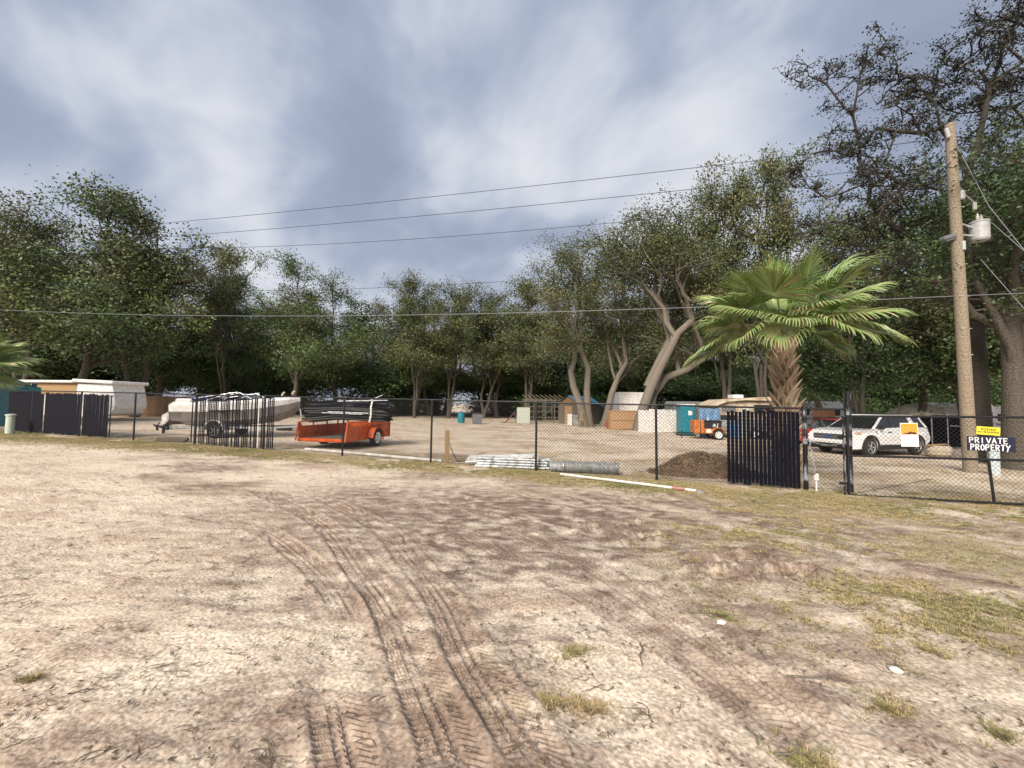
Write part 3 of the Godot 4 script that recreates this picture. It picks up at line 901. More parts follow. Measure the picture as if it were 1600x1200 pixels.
# the oak by the pole: limbs followed from the photograph, leaves in small loose tufts
func make_big_oak() -> void:
	var f := gnd(1532, 722)
	var rng := RandomNumberGenerator.new(); rng.seed = 5
	var t := thing("oak_tree", "tall oak with dark winding limbs and sparse leaves behind the utility pole", "tree", f)
	var wood := MB.new(); var twig := MB.new(); var crown := MB.new()
	var Z := -f.z
	wood.tube(px_path([[1532, 726], [1531, 650], [1526, 560], [1521, 470], [1516, 380], [1513, 310], [1512, 262]], Z, Z, f), [0.42, 0.32, 0.28, 0.26, 0.23, 0.2, 0.16], 10)
	var limbs := [
		[[[1512, 270], [1490, 225], [1470, 200], [1440, 208], [1400, 205], [1370, 200], [1352, 225], [1330, 245], [1300, 235], [1268, 240]], 0.0, -1.5, 0.15],
		[[[1512, 420], [1470, 395], [1430, 370], [1398, 356], [1370, 330], [1357, 315], [1361, 282], [1344, 260], [1343, 227], [1333, 182], [1313, 160], [1290, 130], [1262, 118], [1242, 140]], 0.0, -2.0, 0.17],
		[[[1333, 182], [1340, 140], [1345, 113], [1362, 90], [1388, 62]], -1.6, -2.0, 0.07],
		[[[1512, 268], [1528, 222], [1534, 195], [1544, 150], [1548, 133], [1575, 112], [1600, 96], [1640, 60], [1680, 10]], 0.0, 0.5, 0.17],
		[[[1514, 262], [1540, 225], [1563, 202], [1600, 197], [1650, 190]], 0.0, -0.8, 0.13],
		[[[1548, 133], [1530, 110], [1500, 128], [1470, 135], [1445, 120]], 0.2, -0.6, 0.07],
		[[[1470, 200], [1462, 165], [1440, 140], [1420, 118], [1402, 128]], -0.3, -0.8, 0.07],
		[[[1520, 350], [1560, 300], [1590, 270], [1620, 240]], 0.2, 1.0, 0.10],
		[[[1516, 330], [1480, 300], [1440, 290], [1400, 300], [1370, 330]], 0.4, 1.2, 0.09],
		[[[1361, 282], [1320, 300], [1290, 310], [1262, 290], [1246, 262]], -1.0, -1.6, 0.06],
		[[[1545, 150], [1570, 70], [1590, 30], [1600, -30]], 0.2, 0.2, 0.09],
		[[[1524, 500], [1560, 440], [1600, 400], [1650, 380]], 0.2, 0.6, 0.12],
		[[[1518, 440], [1480, 430], [1440, 440], [1400, 425], [1370, 440]], 0.6, 1.6, 0.09],
		[[[1400, 205], [1385, 250], [1400, 290], [1420, 330]], -0.6, -0.2, 0.06],
		[[[1440, 208], [1425, 180], [1400, 165], [1380, 170]], -0.5, -0.5, 0.05],
		[[[1600, 96], [1565, 66], [1530, 78], [1495, 105], [1470, 100]], 0.4, -0.4, 0.07],
		[[[1640, 60], [1600, 40], [1560, 25], [1535, 45]], 0.4, 0.0, 0.07],
		[[[1610, 197], [1580, 165], [1545, 172], [1500, 178], [1470, 168]], -0.6, -1.2, 0.07],
		[[[1600, 270], [1565, 250], [1540, 285], [1560, 330]], 0.3, -0.6, 0.06],
		[[[1650, 190], [1620, 130], [1590, 120], [1575, 140]], -0.6, -1.0, 0.06],
		[[[1470, 395], [1440, 340], [1450, 300], [1430, 270]], -0.2, -1.0, 0.07],
		[[[1370, 330], [1330, 350], [1300, 345], [1275, 365]], -1.0, -1.4, 0.06],
		[[[1430, 370], [1410, 400], [1370, 395], [1335, 410]], -0.4, -1.0, 0.06],
	]
	for L in limbs:
		var lp := px_path(L[0], Z - L[1], Z - L[2], f)
		var m := lp.size()
		wood.tube(lp, taper(L[3] * 0.72, 0.02, m), 6, false)
		var total := 0.0
		for i in m - 1: total += (lp[i + 1] - lp[i]).length()
		var ns := int(total * 2.0) + 3
		for s in ns:
			var q := lerpf(0.16, 1.0, (s + rng.randf()) / ns) * (m - 1)
			var qi := mini(int(q), m - 2)
			var sp: Vector3 = lp[qi].lerp(lp[qi + 1], q - qi)
			var dir := Vector3(rng.randfn(), rng.randfn() * 0.7 + 0.3, rng.randfn() * 0.8).normalized()
			var se := sp + dir * rng.randf_range(0.5, 1.35)
			var bp := wander(rng, sp, sp.lerp(se, 0.5) + Vector3(0, 0.12, 0), se, 4, 0.08)
			wood.tube(bp, taper(0.035, 0.01, 5), 4, false)
			for ck in 4:
				var w := lerpf(0.35, 1.0, (ck + rng.randf()) / 4.0) * 4.0
				var wi := mini(int(w), 3)
				var cp: Vector3 = bp[wi].lerp(bp[wi + 1], clampf(w - wi, 0, 1))
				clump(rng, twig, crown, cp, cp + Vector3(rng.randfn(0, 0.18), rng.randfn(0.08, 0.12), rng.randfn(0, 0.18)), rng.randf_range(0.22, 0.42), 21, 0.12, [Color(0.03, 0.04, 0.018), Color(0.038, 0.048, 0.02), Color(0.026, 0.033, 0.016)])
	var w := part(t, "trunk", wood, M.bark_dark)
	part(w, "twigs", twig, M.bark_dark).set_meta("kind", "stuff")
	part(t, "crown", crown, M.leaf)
	# the thick trunk at the right
	f = gnd(1592, 733)
	t = thing("oak_tree", "oak with a thick rough trunk beyond the private property board", "tree", f)
	grow_oak(t, 61, [px_path([[1590, 737], [1588, 690], [1586, 640], [1584, 580], [1578, 520], [1570, 470]], -f.z, -f.z + 0.5, f)], 0.4, {"h": 11.5, "spread": 4.6, "limbs": 9, "secs": 6, "clumps": 4, "leaves": 120, "low": 0.5, "pal": DEEP, "size": 0.13})

# ---------------------------------------------------------------- palms
func frond_mesh(rng: RandomNumberGenerator, droop: float) -> Array:
	# grows along +x from the crown; returns [petiole, blade]
	var pet := MB.new(); var bl := MB.new()
	pet.col = Color(0.22, 0.27, 0.09)
	var L := 1.15
	var pts := []
	for i in 6:
		var t := i / 5.0
		pts.append(Vector3(L * t, -droop * 0.3 * t * t * L, 0))
	pet.tube(pts, [0.028, 0.022, 0.019, 0.017, 0.015, 0.012], 5)
	# the blade arches over the costa
	var hub: Vector3 = pts[5]
	var base_dir := ((hub - pts[4] as Vector3).normalized() + Vector3(0, -0.5 * droop, 0)).normalized()
	var count := 48
	for k in count:
		var u := (k + 0.5) / count * 2.0 - 1.0
		var ang := u * 2.15
		var along := (1.0 - absf(u)) * 0.34
		var st := hub + base_dir * along + Vector3(0, -along * along * (0.5 + droop), 0)
		var side := Vector3(0, 0, 1)
		var up := side.cross(base_dir).normalized() * -1.0
		if up.y < 0: up = -up
		var d := (base_dir * cos(ang) + side * sin(ang) + up * (0.42 - 0.2 * absf(u))).normalized()
		var ln := rng.randf_range(0.88, 1.12) * (1.0 - 0.22 * absf(u))
		var wv := 0.031
		var green := Color(0.15, 0.25, 0.06).lerp(Color(0.33, 0.41, 0.17), rng.randf()) * rng.randf_range(0.8, 1.25)
		if rng.randf() < 0.16: green = Color(0.36, 0.31, 0.15)
		bl.col = green
		var p := st
		var prev_l := Vector3(); var prev_r := Vector3(); var prev_m := Vector3()
		var g := 0.0
		var nseg := 7
		for s in nseg + 1:
			var t := float(s) / nseg
			var ww := wv * (0.35 + 1.3 * t) if t < 0.5 else wv * lerpf(1.0, 0.12, (t - 0.5) * 2.0)
			var wd := d.cross(Vector3.UP).normalized()
			if wd.length() < 0.5: wd = Vector3(0, 0, 1)
			var lift := wd.cross(d).normalized()
			var m := p
			var l := p + wd * ww - lift * ww * 0.55 * (1.0 if t > 0.0 else 0.3)
			var r := p - wd * ww - lift * ww * 0.55 * (1.0 if t > 0.0 else 0.3)
			if s > 0:
				bl.quad(prev_m, m, l, prev_l)
				bl.quad(prev_r, r, m, prev_m)
			prev_l = l; prev_r = r; prev_m = m
			p += d * (ln / nseg)
			g = (0.07 + 0.55 * t * t) * (0.85 + droop * 0.7) * (1.9 if t > 0.45 else 0.8) * rng.randf_range(0.8, 1.25)
			d = (d + Vector3(0, -g, 0)).normalized()
	return [pet.mesh(M.palm), bl.mesh(M.palm)]

func make_palm(label: String, foot: Vector3, trunk_h: float, scale: float, sd: int) -> void:
	var t := thing("fan_palm", label, "palm", foot)
	var rng := RandomNumberGenerator.new(); rng.seed = sd
	var core := MB.new()
	core.tube([Vector3(0, -0.2, 0), Vector3(0.02, trunk_h * 0.4, 0), Vector3(0, trunk_h * 0.8, 0.02), Vector3(0, trunk_h * 1.08, 0)], [0.23, 0.2, 0.18, 0.1], 12)
	part(t, "trunk", core, mat(Color(0.2, 0.14, 0.09), 0.95, 0.0, "grain", 2.0))
	# old leaf bases, split and crossed
	var boots := []
	for k in 3:
		var b := MB.new()
		for s in [-1.0, 1.0]:
			var a := Vector3(0.0, 0.0, s * 0.10); var e := Vector3(0.10, 0.30, s * 0.028); var tip := Vector3(0.17 + 0.05 * k, 0.46 + 0.06 * k, s * 0.012 + (k - 1) * 0.03)
			b.tube([a, e, tip], [0.05, 0.042, 0.012], 5)
		b.box(Vector3(0.075, 0.24, 0), Vector3(0.03, 0.22, 0.085), 0.012, Basis(Vector3(0, 0, 1), -0.3))
		boots.append(b.mesh(mat([Color(0.58, 0.45, 0.34), Color(0.68, 0.56, 0.43), Color(0.48, 0.36, 0.26)][k], 0.9, 0.0, "grain", 5.0)))
	var lv := int(trunk_h / 0.135)
	for i in lv:
		for q in 5:
			var o := part(t, "leaf_base", boots[rng.randi() % 3])
			var y := 0.1 + i * 0.135 + rng.randf_range(-0.03, 0.03)
			var az := TAU * (q + 0.5 * (i % 2)) / 5.0 + i * 0.18
			var r := 0.16 - 0.05 * y / trunk_h
			var s := rng.randf_range(0.7, 0.98)
			o.transform = Transform3D(Basis(Vector3.UP, -az) * Basis(Vector3(0, 0, 1), rng.randf_range(-0.3, 0.08)) * Basis.from_scale(Vector3.ONE * s), Vector3(cos(az) * r, y, sin(az) * r))
	var vars := []
	for k in 4: vars.append(frond_mesh(rng, [0.35, 0.7, 1.0, 0.5][k]))
	var nf := 36
	for i in nf:
		var u := float(i) / nf
		var el := lerpf(1.42, 0.2, pow(u, 0.85)) + rng.randf_range(-0.08, 0.08)
		var az := i * 2.39996 + rng.randf_range(-0.15, 0.15)
		var vi: int = 0 if u < 0.25 else (3 if u < 0.45 else (1 if u < 0.75 else 2))
		var s := scale * rng.randf_range(0.88, 1.1) * (0.82 if u < 0.15 else 1.0)
		var fr := part(t, "frond", vars[vi][1])
		fr.transform = Transform3D(Basis(Vector3.UP, -az) * Basis(Vector3(0, 0, 1), el) * Basis(Vector3(1, 0, 0), rng.randf_range(-0.5, 0.5)) * Basis.from_scale(Vector3.ONE * s), Vector3(cos(az) * 0.08, trunk_h + 0.1 + rng.randf_range(-0.1, 0.15), sin(az) * 0.08))
		part(fr, "petiole", vars[vi][0])

# ---------------------------------------------------------------- fence and gate
# woven wire between two feet: straight wires in two slanting sets; d is the diamond's width
func chain_link(a: Vector3, b: Vector3, h: float, d := 0.085, r := 0.003) -> MB:
	var m := MB.new()
	var along := b - a
	var L := along.length()
	var ux := along / L
	var off := Vector3(ux.z, 0, -ux.x).normalized() * 0.0026
	for dir in [-1.0, 1.0]:
		var k := -ceili(h / d) - 1
		while k * d < L + h + d:
			# line x = k*d + dir*y, clipped to the panel
			var y0 := 0.0; var y1 := h
			var x0 := k * d
			if dir > 0.0:
				y0 = maxf(0.0, -x0); y1 = minf(h, L - x0)
			else:
				y0 = maxf(0.0, x0 - L); y1 = minf(h, x0)
			if y1 - y0 > 0.01:
				m.tube([a + ux * (x0 + dir * y0) + Vector3(0, y0, 0) + off * dir, a + ux * (x0 + dir * y1) + Vector3(0, y1, 0) + off * dir], r, 4, false)
			k += 1
	return m

func post_mesh(h: float, r: float) -> MB:
	var m := MB.new()
	m.tube([Vector3(0, -0.15, 0), Vector3(0, h, 0)], r, 10)
	m.lathe([Vector2(r * 1.15, h - 0.04), Vector2(r * 1.15, h + 0.005), Vector2(r * 0.9, h + 0.03), Vector2(0.0, h + 0.045)], 10)
	return m

var P := []
func make_fence() -> void:
	var H := 1.83
	for q in [[6.69, -9.38], [3.56, -10.1], [0.66, -11.0], [-2.33, -11.98], [-5.30, -12.95], [-8.39, -13.98], [-11.47, -14.95], [-14.58, -15.9], [-17.68, -16.85], [-20.78, -17.8], [-23.9, -18.76], [-27.0, -19.7]]:
		P.append(Vector3(q[0], gy(q[0], q[1]), q[1]))
	var t := thing("chain_link_fence", "long black chain-link fence with black slats woven into some spans", "fence")
	var pm := post_mesh(H - 0.02, 0.03).mesh(M.black_steel)
	for i in range(1, P.size()):
		var o := part(t, "post", pm)
		o.position = P[i]
		o.rotation = Vector3([0.004, -0.006, 0.008][i % 3], i, [0.006, -0.004, -0.007, 0.003][i % 4])
	var e := part(t, "terminal_post", post_mesh(H + 0.02, 0.048), M.worn_steel)
	e.position = P[0]
	e.set_meta("label", "end post with scraped grey paint")
	var gp := Vector3(7.5, gy(7.5, -9.15), -9.15)
	for i in P.size():
		var a: Vector3 = gp if i == 0 else P[i - 1]
		var b: Vector3 = P[i]
		var up := Vector3(0, H, 0)
		var r := MB.new()
		var mid := a.lerp(b, 0.5) + up + Vector3(0, -0.008, 0)
		r.tube([a + up, mid, b + up], 0.0215, 8)
		part(t, "top_rail", r, M.black_steel)
		var w := part(t, "chain_link_mesh", chain_link(b + Vector3(0, 0.03, 0), a + Vector3(0, 0.03, 0), H - 0.04), M.wire)
		w.set_meta("kind", "stuff")
		var tw := MB.new()
		tw.tube([a + Vector3(0, 0.05, 0), b + Vector3(0, 0.05, 0)], 0.003, 4)
		part(t, "tension_wire", tw, M.wire)
	# slats: [from span, share, to share, gap share, how straight]
	var rng := RandomNumberGenerator.new(); rng.seed = 12
	var sl := []
	for k in 3:
		var m := MB.new()
		m.box(Vector3(0, 0.86, 0), Vector3([0.074, 0.07, 0.077][k], [1.72, 1.66, 1.75][k], 0.007), 0.002)
		sl.append(m.mesh(M.slat))
	var grey := MB.new(); grey.box(Vector3(0, 0.86, 0), Vector3(0.05, 1.7, 0.006))
	var gmesh := grey.mesh(M.pvc)
	for run in [[0, 0.03, 0.51, 1.0, 0.0], [5, 0.0, 1.0, 0.86, 0.02], [4, 0.87, 1.0, 0.8, 0.02], [6, 0.0, 0.07, 0.8, 0.02], [7, 0.42, 1.0, 0.93, 0.04], [8, 0.0, 1.0, 0.97, 0.03], [9, 0.0, 0.54, 1.0, 0.02]]:
		var a: Vector3 = P[run[0]]; var b: Vector3 = P[run[0] + 1]
		var L := (b - a).length()
		var yaw := -atan2((b - a).z, (b - a).x)
		var s: float = run[1] * L + 0.05
		while s < run[2] * L:
			if rng.randf() < run[3]:
				var sparse: bool = run[3] < 0.9
				var o := part(t, "slat", gmesh if sparse and rng.randf() < 0.06 else sl[rng.randi() % 3])
				var p := a.lerp(b, s / L)
				var narrow := rng.randf_range(0.5, 0.9) if sparse else 1.0
				o.transform = Transform3D(Basis(Vector3.UP, yaw) * Basis(Vector3(0, 0, 1), rng.randf_range(-1, 1) * run[4] * 0.12) * Basis.from_scale(Vector3(narrow, rng.randf_range(0.985, 1.0) if run[0] == 0 else rng.randf_range(0.98, 1.0), 1)), p + Vector3(0, 0.03 + rng.randf_range(0, 0.02), 0))
			s += 0.085 if run[0] == 0 else 0.079
	# solid backing seen behind the slats near the far end
	var ba: Vector3 = P[9].lerp(P[10], 0.54); var bb: Vector3 = P[9].lerp(P[8], 0.1)
	var sc := MB.new()
	var dv := (bb - ba); var n := Vector3(dv.z, 0, -dv.x).normalized()
	if n.z > 0: n = -n
	sc.t = Transform3D(Basis(Vector3.UP, -atan2(dv.z, dv.x)), ba.lerp(bb, 0.5) + n * 0.03)
	sc.box(Vector3(0, 0.92, 0), Vector3(dv.length(), 1.7, 0.01))
	part(t, "privacy_screen", sc, M.screen)
	# gate post, chain and conduit by the gate
	var g := single("gate_post", post_mesh(2.2, 0.062), M.worn_steel, "tall thick black gate post with scraped grey patches", "post", gp)
	var ch := MB.new()
	var c0: Vector3 = P[0] + Vector3(0.055, 1.12, 0.05); var c1: Vector3 = P[0] + Vector3(0.16, 0.34, 0.09)
	var prevd := c0
	for i in 20:
		var q := c0.lerp(c1, (i + 0.5) / 20.0) + Vector3(0.02 * sin(i * 1.3), 0, 0)
		var ring := []
		var d := Vector3(0, 0.026, 0); var s := Vector3(0.013, 0, 0) if i % 2 else Vector3(0, 0, 0.013)
		for k in 9: ring.append(q + d * cos(TAU * k / 8.0) + s * sin(TAU * k / 8.0))
		ch.tube(ring, 0.0042, 5, false)
	for i in 9:
		var tt := i / 8.0
		var q := (P[0] as Vector3).lerp(gp, tt * 0.98) + Vector3(0, 1.1 - 0.10 * sin(PI * tt) + 0.02, 0.075)
		var ring := []
		var d: Vector3 = (gp - P[0]).normalized() * 0.05
		var s := Vector3(0, 0.013, 0) if i % 2 else Vector3(0, 0, 0.013)
		for k in 9: ring.append(q + d * cos(TAU * k / 8.0) + s * sin(TAU * k / 8.0))
		ch.tube(ring, 0.0045, 5, false)
	single("chain", ch, M.alu, "pale chain hanging from the scraped end post", "chain")
	var cd := MB.new()
	cd.tube([Vector3(0, -0.1, 0), Vector3(0, 0.36, 0)], 0.02, 8)
	cd.box(Vector3(0, 0.27, 0), Vector3(0.1, 0.12, 0.07), 0.015)
	cd.box(Vector3(0.03, 0.345, 0), Vector3(0.05, 0.05, 0.05), 0.01)
	single("conduit_stub", cd, M.pvc, "white conduit stub with a small box beside the end post", "conduit", P[0] + Vector3(0.16, 0, 0.1))
	make_gate()

var gate_a := Vector3(); var gate_u := Vector3()
func on_gate(px: float, py: float) -> Vector3:
	var d := ray(px, py)
	var n := Vector3(gate_u.z, 0, -gate_u.x)
	return EYE + d * ((gate_a - EYE).dot(n) / d.dot(n))

func make_gate() -> void:
	gate_a = at(1327, 774, 8.86)
	var e := at(1600, 788, 8.08)
	gate_u = (e - gate_a).normalized()
	var L := 4.3; var H := 1.69
	var t := thing("swing_gate", "black chain-link swing gate carrying the notices", "gate", gate_a)
	var up := Vector3(0, H, 0)
	var b := gate_u * L
	for q in [["top_rail", up, b + up], ["bottom_rail", Vector3(), b], ["middle_rail", up * 0.5, b + up * 0.5], ["hinge_stile", Vector3(0, -0.02, 0), up + Vector3(0, 0.02, 0)], ["end_stile", b, b + up], ["brace", gate_u * 2.42, gate_u * 2.36 + up * 0.5]]:
		var m := MB.new()
		m.tube([q[1], q[2]], 0.024, 10)
		part(t, q[0], m, M.black_steel)
	var hs := MB.new()
	hs.tube([gate_u * -0.075 + Vector3(0, -0.02, 0), gate_u * -0.075 + up], 0.02, 8)
	part(t, "hinge_stile", hs, M.worn_steel)
	var w := part(t, "chain_link_mesh", chain_link(Vector3(), b, H), M.wire)
	w.set_meta("kind", "stuff")
	for y in [0.25, 1.25]:
		var hg := MB.new()
		hg.box(gate_u * -0.1 + Vector3(0, y, 0), Vector3(0.16, 0.05, 0.06), 0.01)
		part(t, "hinge", hg, M.black_steel)
	var rod := MB.new()
	rod.tube([gate_u * 0.03 + Vector3(0, 0.03, 0), gate_u * 1.45 + Vector3(0, 0.42, 0)], 0.006, 5)
	part(t, "truss_rod", rod, M.black_steel)
	# notices hung on the wire
	var nrm := Vector3(-gate_u.z, 0, gate_u.x)
	if nrm.z < 0: nrm = -nrm
	var face := Basis(gate_u * Vector3(1, 0, 1), Vector3.UP, nrm).orthonormalized()
	for s in [["poster", 1405, 660.5, 1434, 698], ["yellow", 1523.5, 666.5, 1561, 680], ["board", 1508, 681, 1584, 706]]:
		var p0 := on_gate(s[1], s[2]); var p1 := on_gate(s[3], s[4])
		var wdt: float = (p1 - p0).dot(face.x); var hgt := p0.y - p1.y
		var c := (p0 + p1) * 0.5 + nrm * 0.03
		match s[0]:
			"poster":
				var o := thing("paper_notice", "orange and white paper notice wired to the gate", "notice", c)
				o.basis = face * Basis(Vector3(0, 0, 1), 0.03)
				var sh := MB.new(); sh.box(Vector3(), Vector3(wdt, hgt, 0.004)); part(o, "sheet", sh, M.paper)
				var og := MB.new(); og.box(Vector3(0, hgt * 0.24, 0.0045), Vector3(wdt * 0.92, hgt * 0.46, 0.004)); part(o, "orange_panel", og, M.poster_orange)
				var bk := MB.new()
				bk.t = Transform3D(Basis.from_scale(Vector3(wdt, hgt, 1)), Vector3(0, hgt * 0.075, 0.009))
				bk.prism(PackedVector2Array([Vector2(-0.4, -0.045), Vector2(-0.24, 0.0), Vector2(-0.06, 0.012), Vector2(0.05, 0.07), Vector2(0.12, 0.06), Vector2(0.1, 0.02), Vector2(0.24, 0.045), Vector2(0.4, 0.0), Vector2(0.36, -0.05), Vector2(0.1, -0.03), Vector2(-0.1, -0.05), Vector2(-0.22, -0.028)]), -0.001, 0.001)
				part(o, "dark_print", bk, M.trim)
			"yellow":
				var o := thing("yellow_sign", "small yellow posted sign above the private property board", "sign", c)
				o.basis = face * Basis(Vector3(0, 0, 1), -0.06)
				var sh := MB.new(); sh.box(Vector3(), Vector3(wdt, hgt, 0.004)); part(o, "plate", sh, M.yellow)
				for tx in [["POSTED", 0.16, 0.40], ["NO TRESPASSING", -0.16, 0.26]]:
					var tm := TextMesh.new()
					tm.text = tx[0]; tm.font_size = 64; tm.depth = 0.002
					var ft := SystemFont.new(); ft.font_names = PackedStringArray(["Droid Sans"]); ft.font_weight = 700
					tm.font = ft; tm.pixel_size = hgt * tx[2] / 64.0
					tm.material = M.trim
					var o2 := part(o, "lettering", tm)
					o2.position = Vector3(0, hgt * tx[1], 0.0045)
			"board":
				var o := thing("painted_board", "dark blue board hand painted with private property in white", "sign", c + nrm * 0.012)
				o.basis = face * Basis(Vector3(0, 0, 1), -0.012)
				var bw := wdt; var bh := hgt
				var sh := MB.new(); sh.box(Vector3(), Vector3(bw, bh, 0.018), 0.004); part(o, "board", sh, M.navy)
				letters(o, "PRIVATE", Vector3(-bw * 0.455, bh * 0.05, 0.0105), bw * 0.83, bh * 0.36, 3)
				letters(o, "PROPERTY", Vector3(-bw * 0.43, -bh * 0.44, 0.0105), bw * 0.84, bh * 0.38, 4)

const STROKES := {
	"P": [[0, 0, 0, 1], [0, 1, 0.6, 0.95, 0.72, 0.74, 0.55, 0.52, 0, 0.48]],
	"R": [[0, 0, 0, 1], [0, 1, 0.6, 0.95, 0.7, 0.74, 0.55, 0.54, 0, 0.5], [0.3, 0.5, 0.75, 0]],
	"I": [[0.3, 0, 0.3, 1]], "V": [[0, 1, 0.4, 0, 0.85, 1]], "A": [[0, 0, 0.4, 1, 0.8, 0], [0.16, 0.34, 0.66, 0.34]],
	"T": [[0, 0.97, 0.85, 1], [0.42, 1, 0.4, 0]], "E": [[0.05, 0, 0.02, 1], [0.02, 1, 0.7, 0.98], [0.04, 0.52, 0.6, 0.52], [0.05, 0.02, 0.72, 0]],
	"O": [[0.4, 1, 0.1, 0.85, 0, 0.5, 0.12, 0.12, 0.4, 0, 0.68, 0.14, 0.8, 0.5, 0.68, 0.86, 0.4, 1]], "Y": [[0, 1, 0.4, 0.5], [0.85, 1, 0.4, 0.45, 0.2, -0.12]],
}
func letters(o: Node3D, word: String, at0: Vector3, w: float, h: float, sd: int) -> void:
	var rng := RandomNumberGenerator.new(); rng.seed = sd
	var cell := w / word.length()
	for i in word.length():
		var m := MB.new()
		var sw := h * 0.085
		var q0 := at0 + Vector3(cell * i, rng.randf_range(-0.03, 0.03) * h, 0)
		for st in STROKES[word[i]]:
			var pts := []
			for k in range(0, st.size(), 2): pts.append(Vector3(st[k] * cell * 0.86 + rng.randf_range(-0.02, 0.02) * cell, st[k + 1] * h, 0) + q0)
			for k in pts.size() - 1:
				var a: Vector3 = pts[k]; var b: Vector3 = pts[k + 1]
				var d := (b - a).normalized(); var s := Vector3(-d.y, d.x, 0) * sw
				a -= d * sw * 0.5; b += d * sw * 0.5
				m.quad(a - s, b - s, b + s, a + s)
		for k in m.v.size(): m.v[k] += Vector3(0, 0, 0.0006)
		part(o, "letter", m, M.paint_white)

# ---------------------------------------------------------------- utility pole and wires
func sag(a: Vector3, b: Vector3, drop: float, m := 24) -> Array:
	var out := []
	for i in m + 1:
		var t := float(i) / m
		out.append(a.lerp(b, t) - Vector3(0, drop * 4.0 * t * (1.0 - t), 0))
	return out

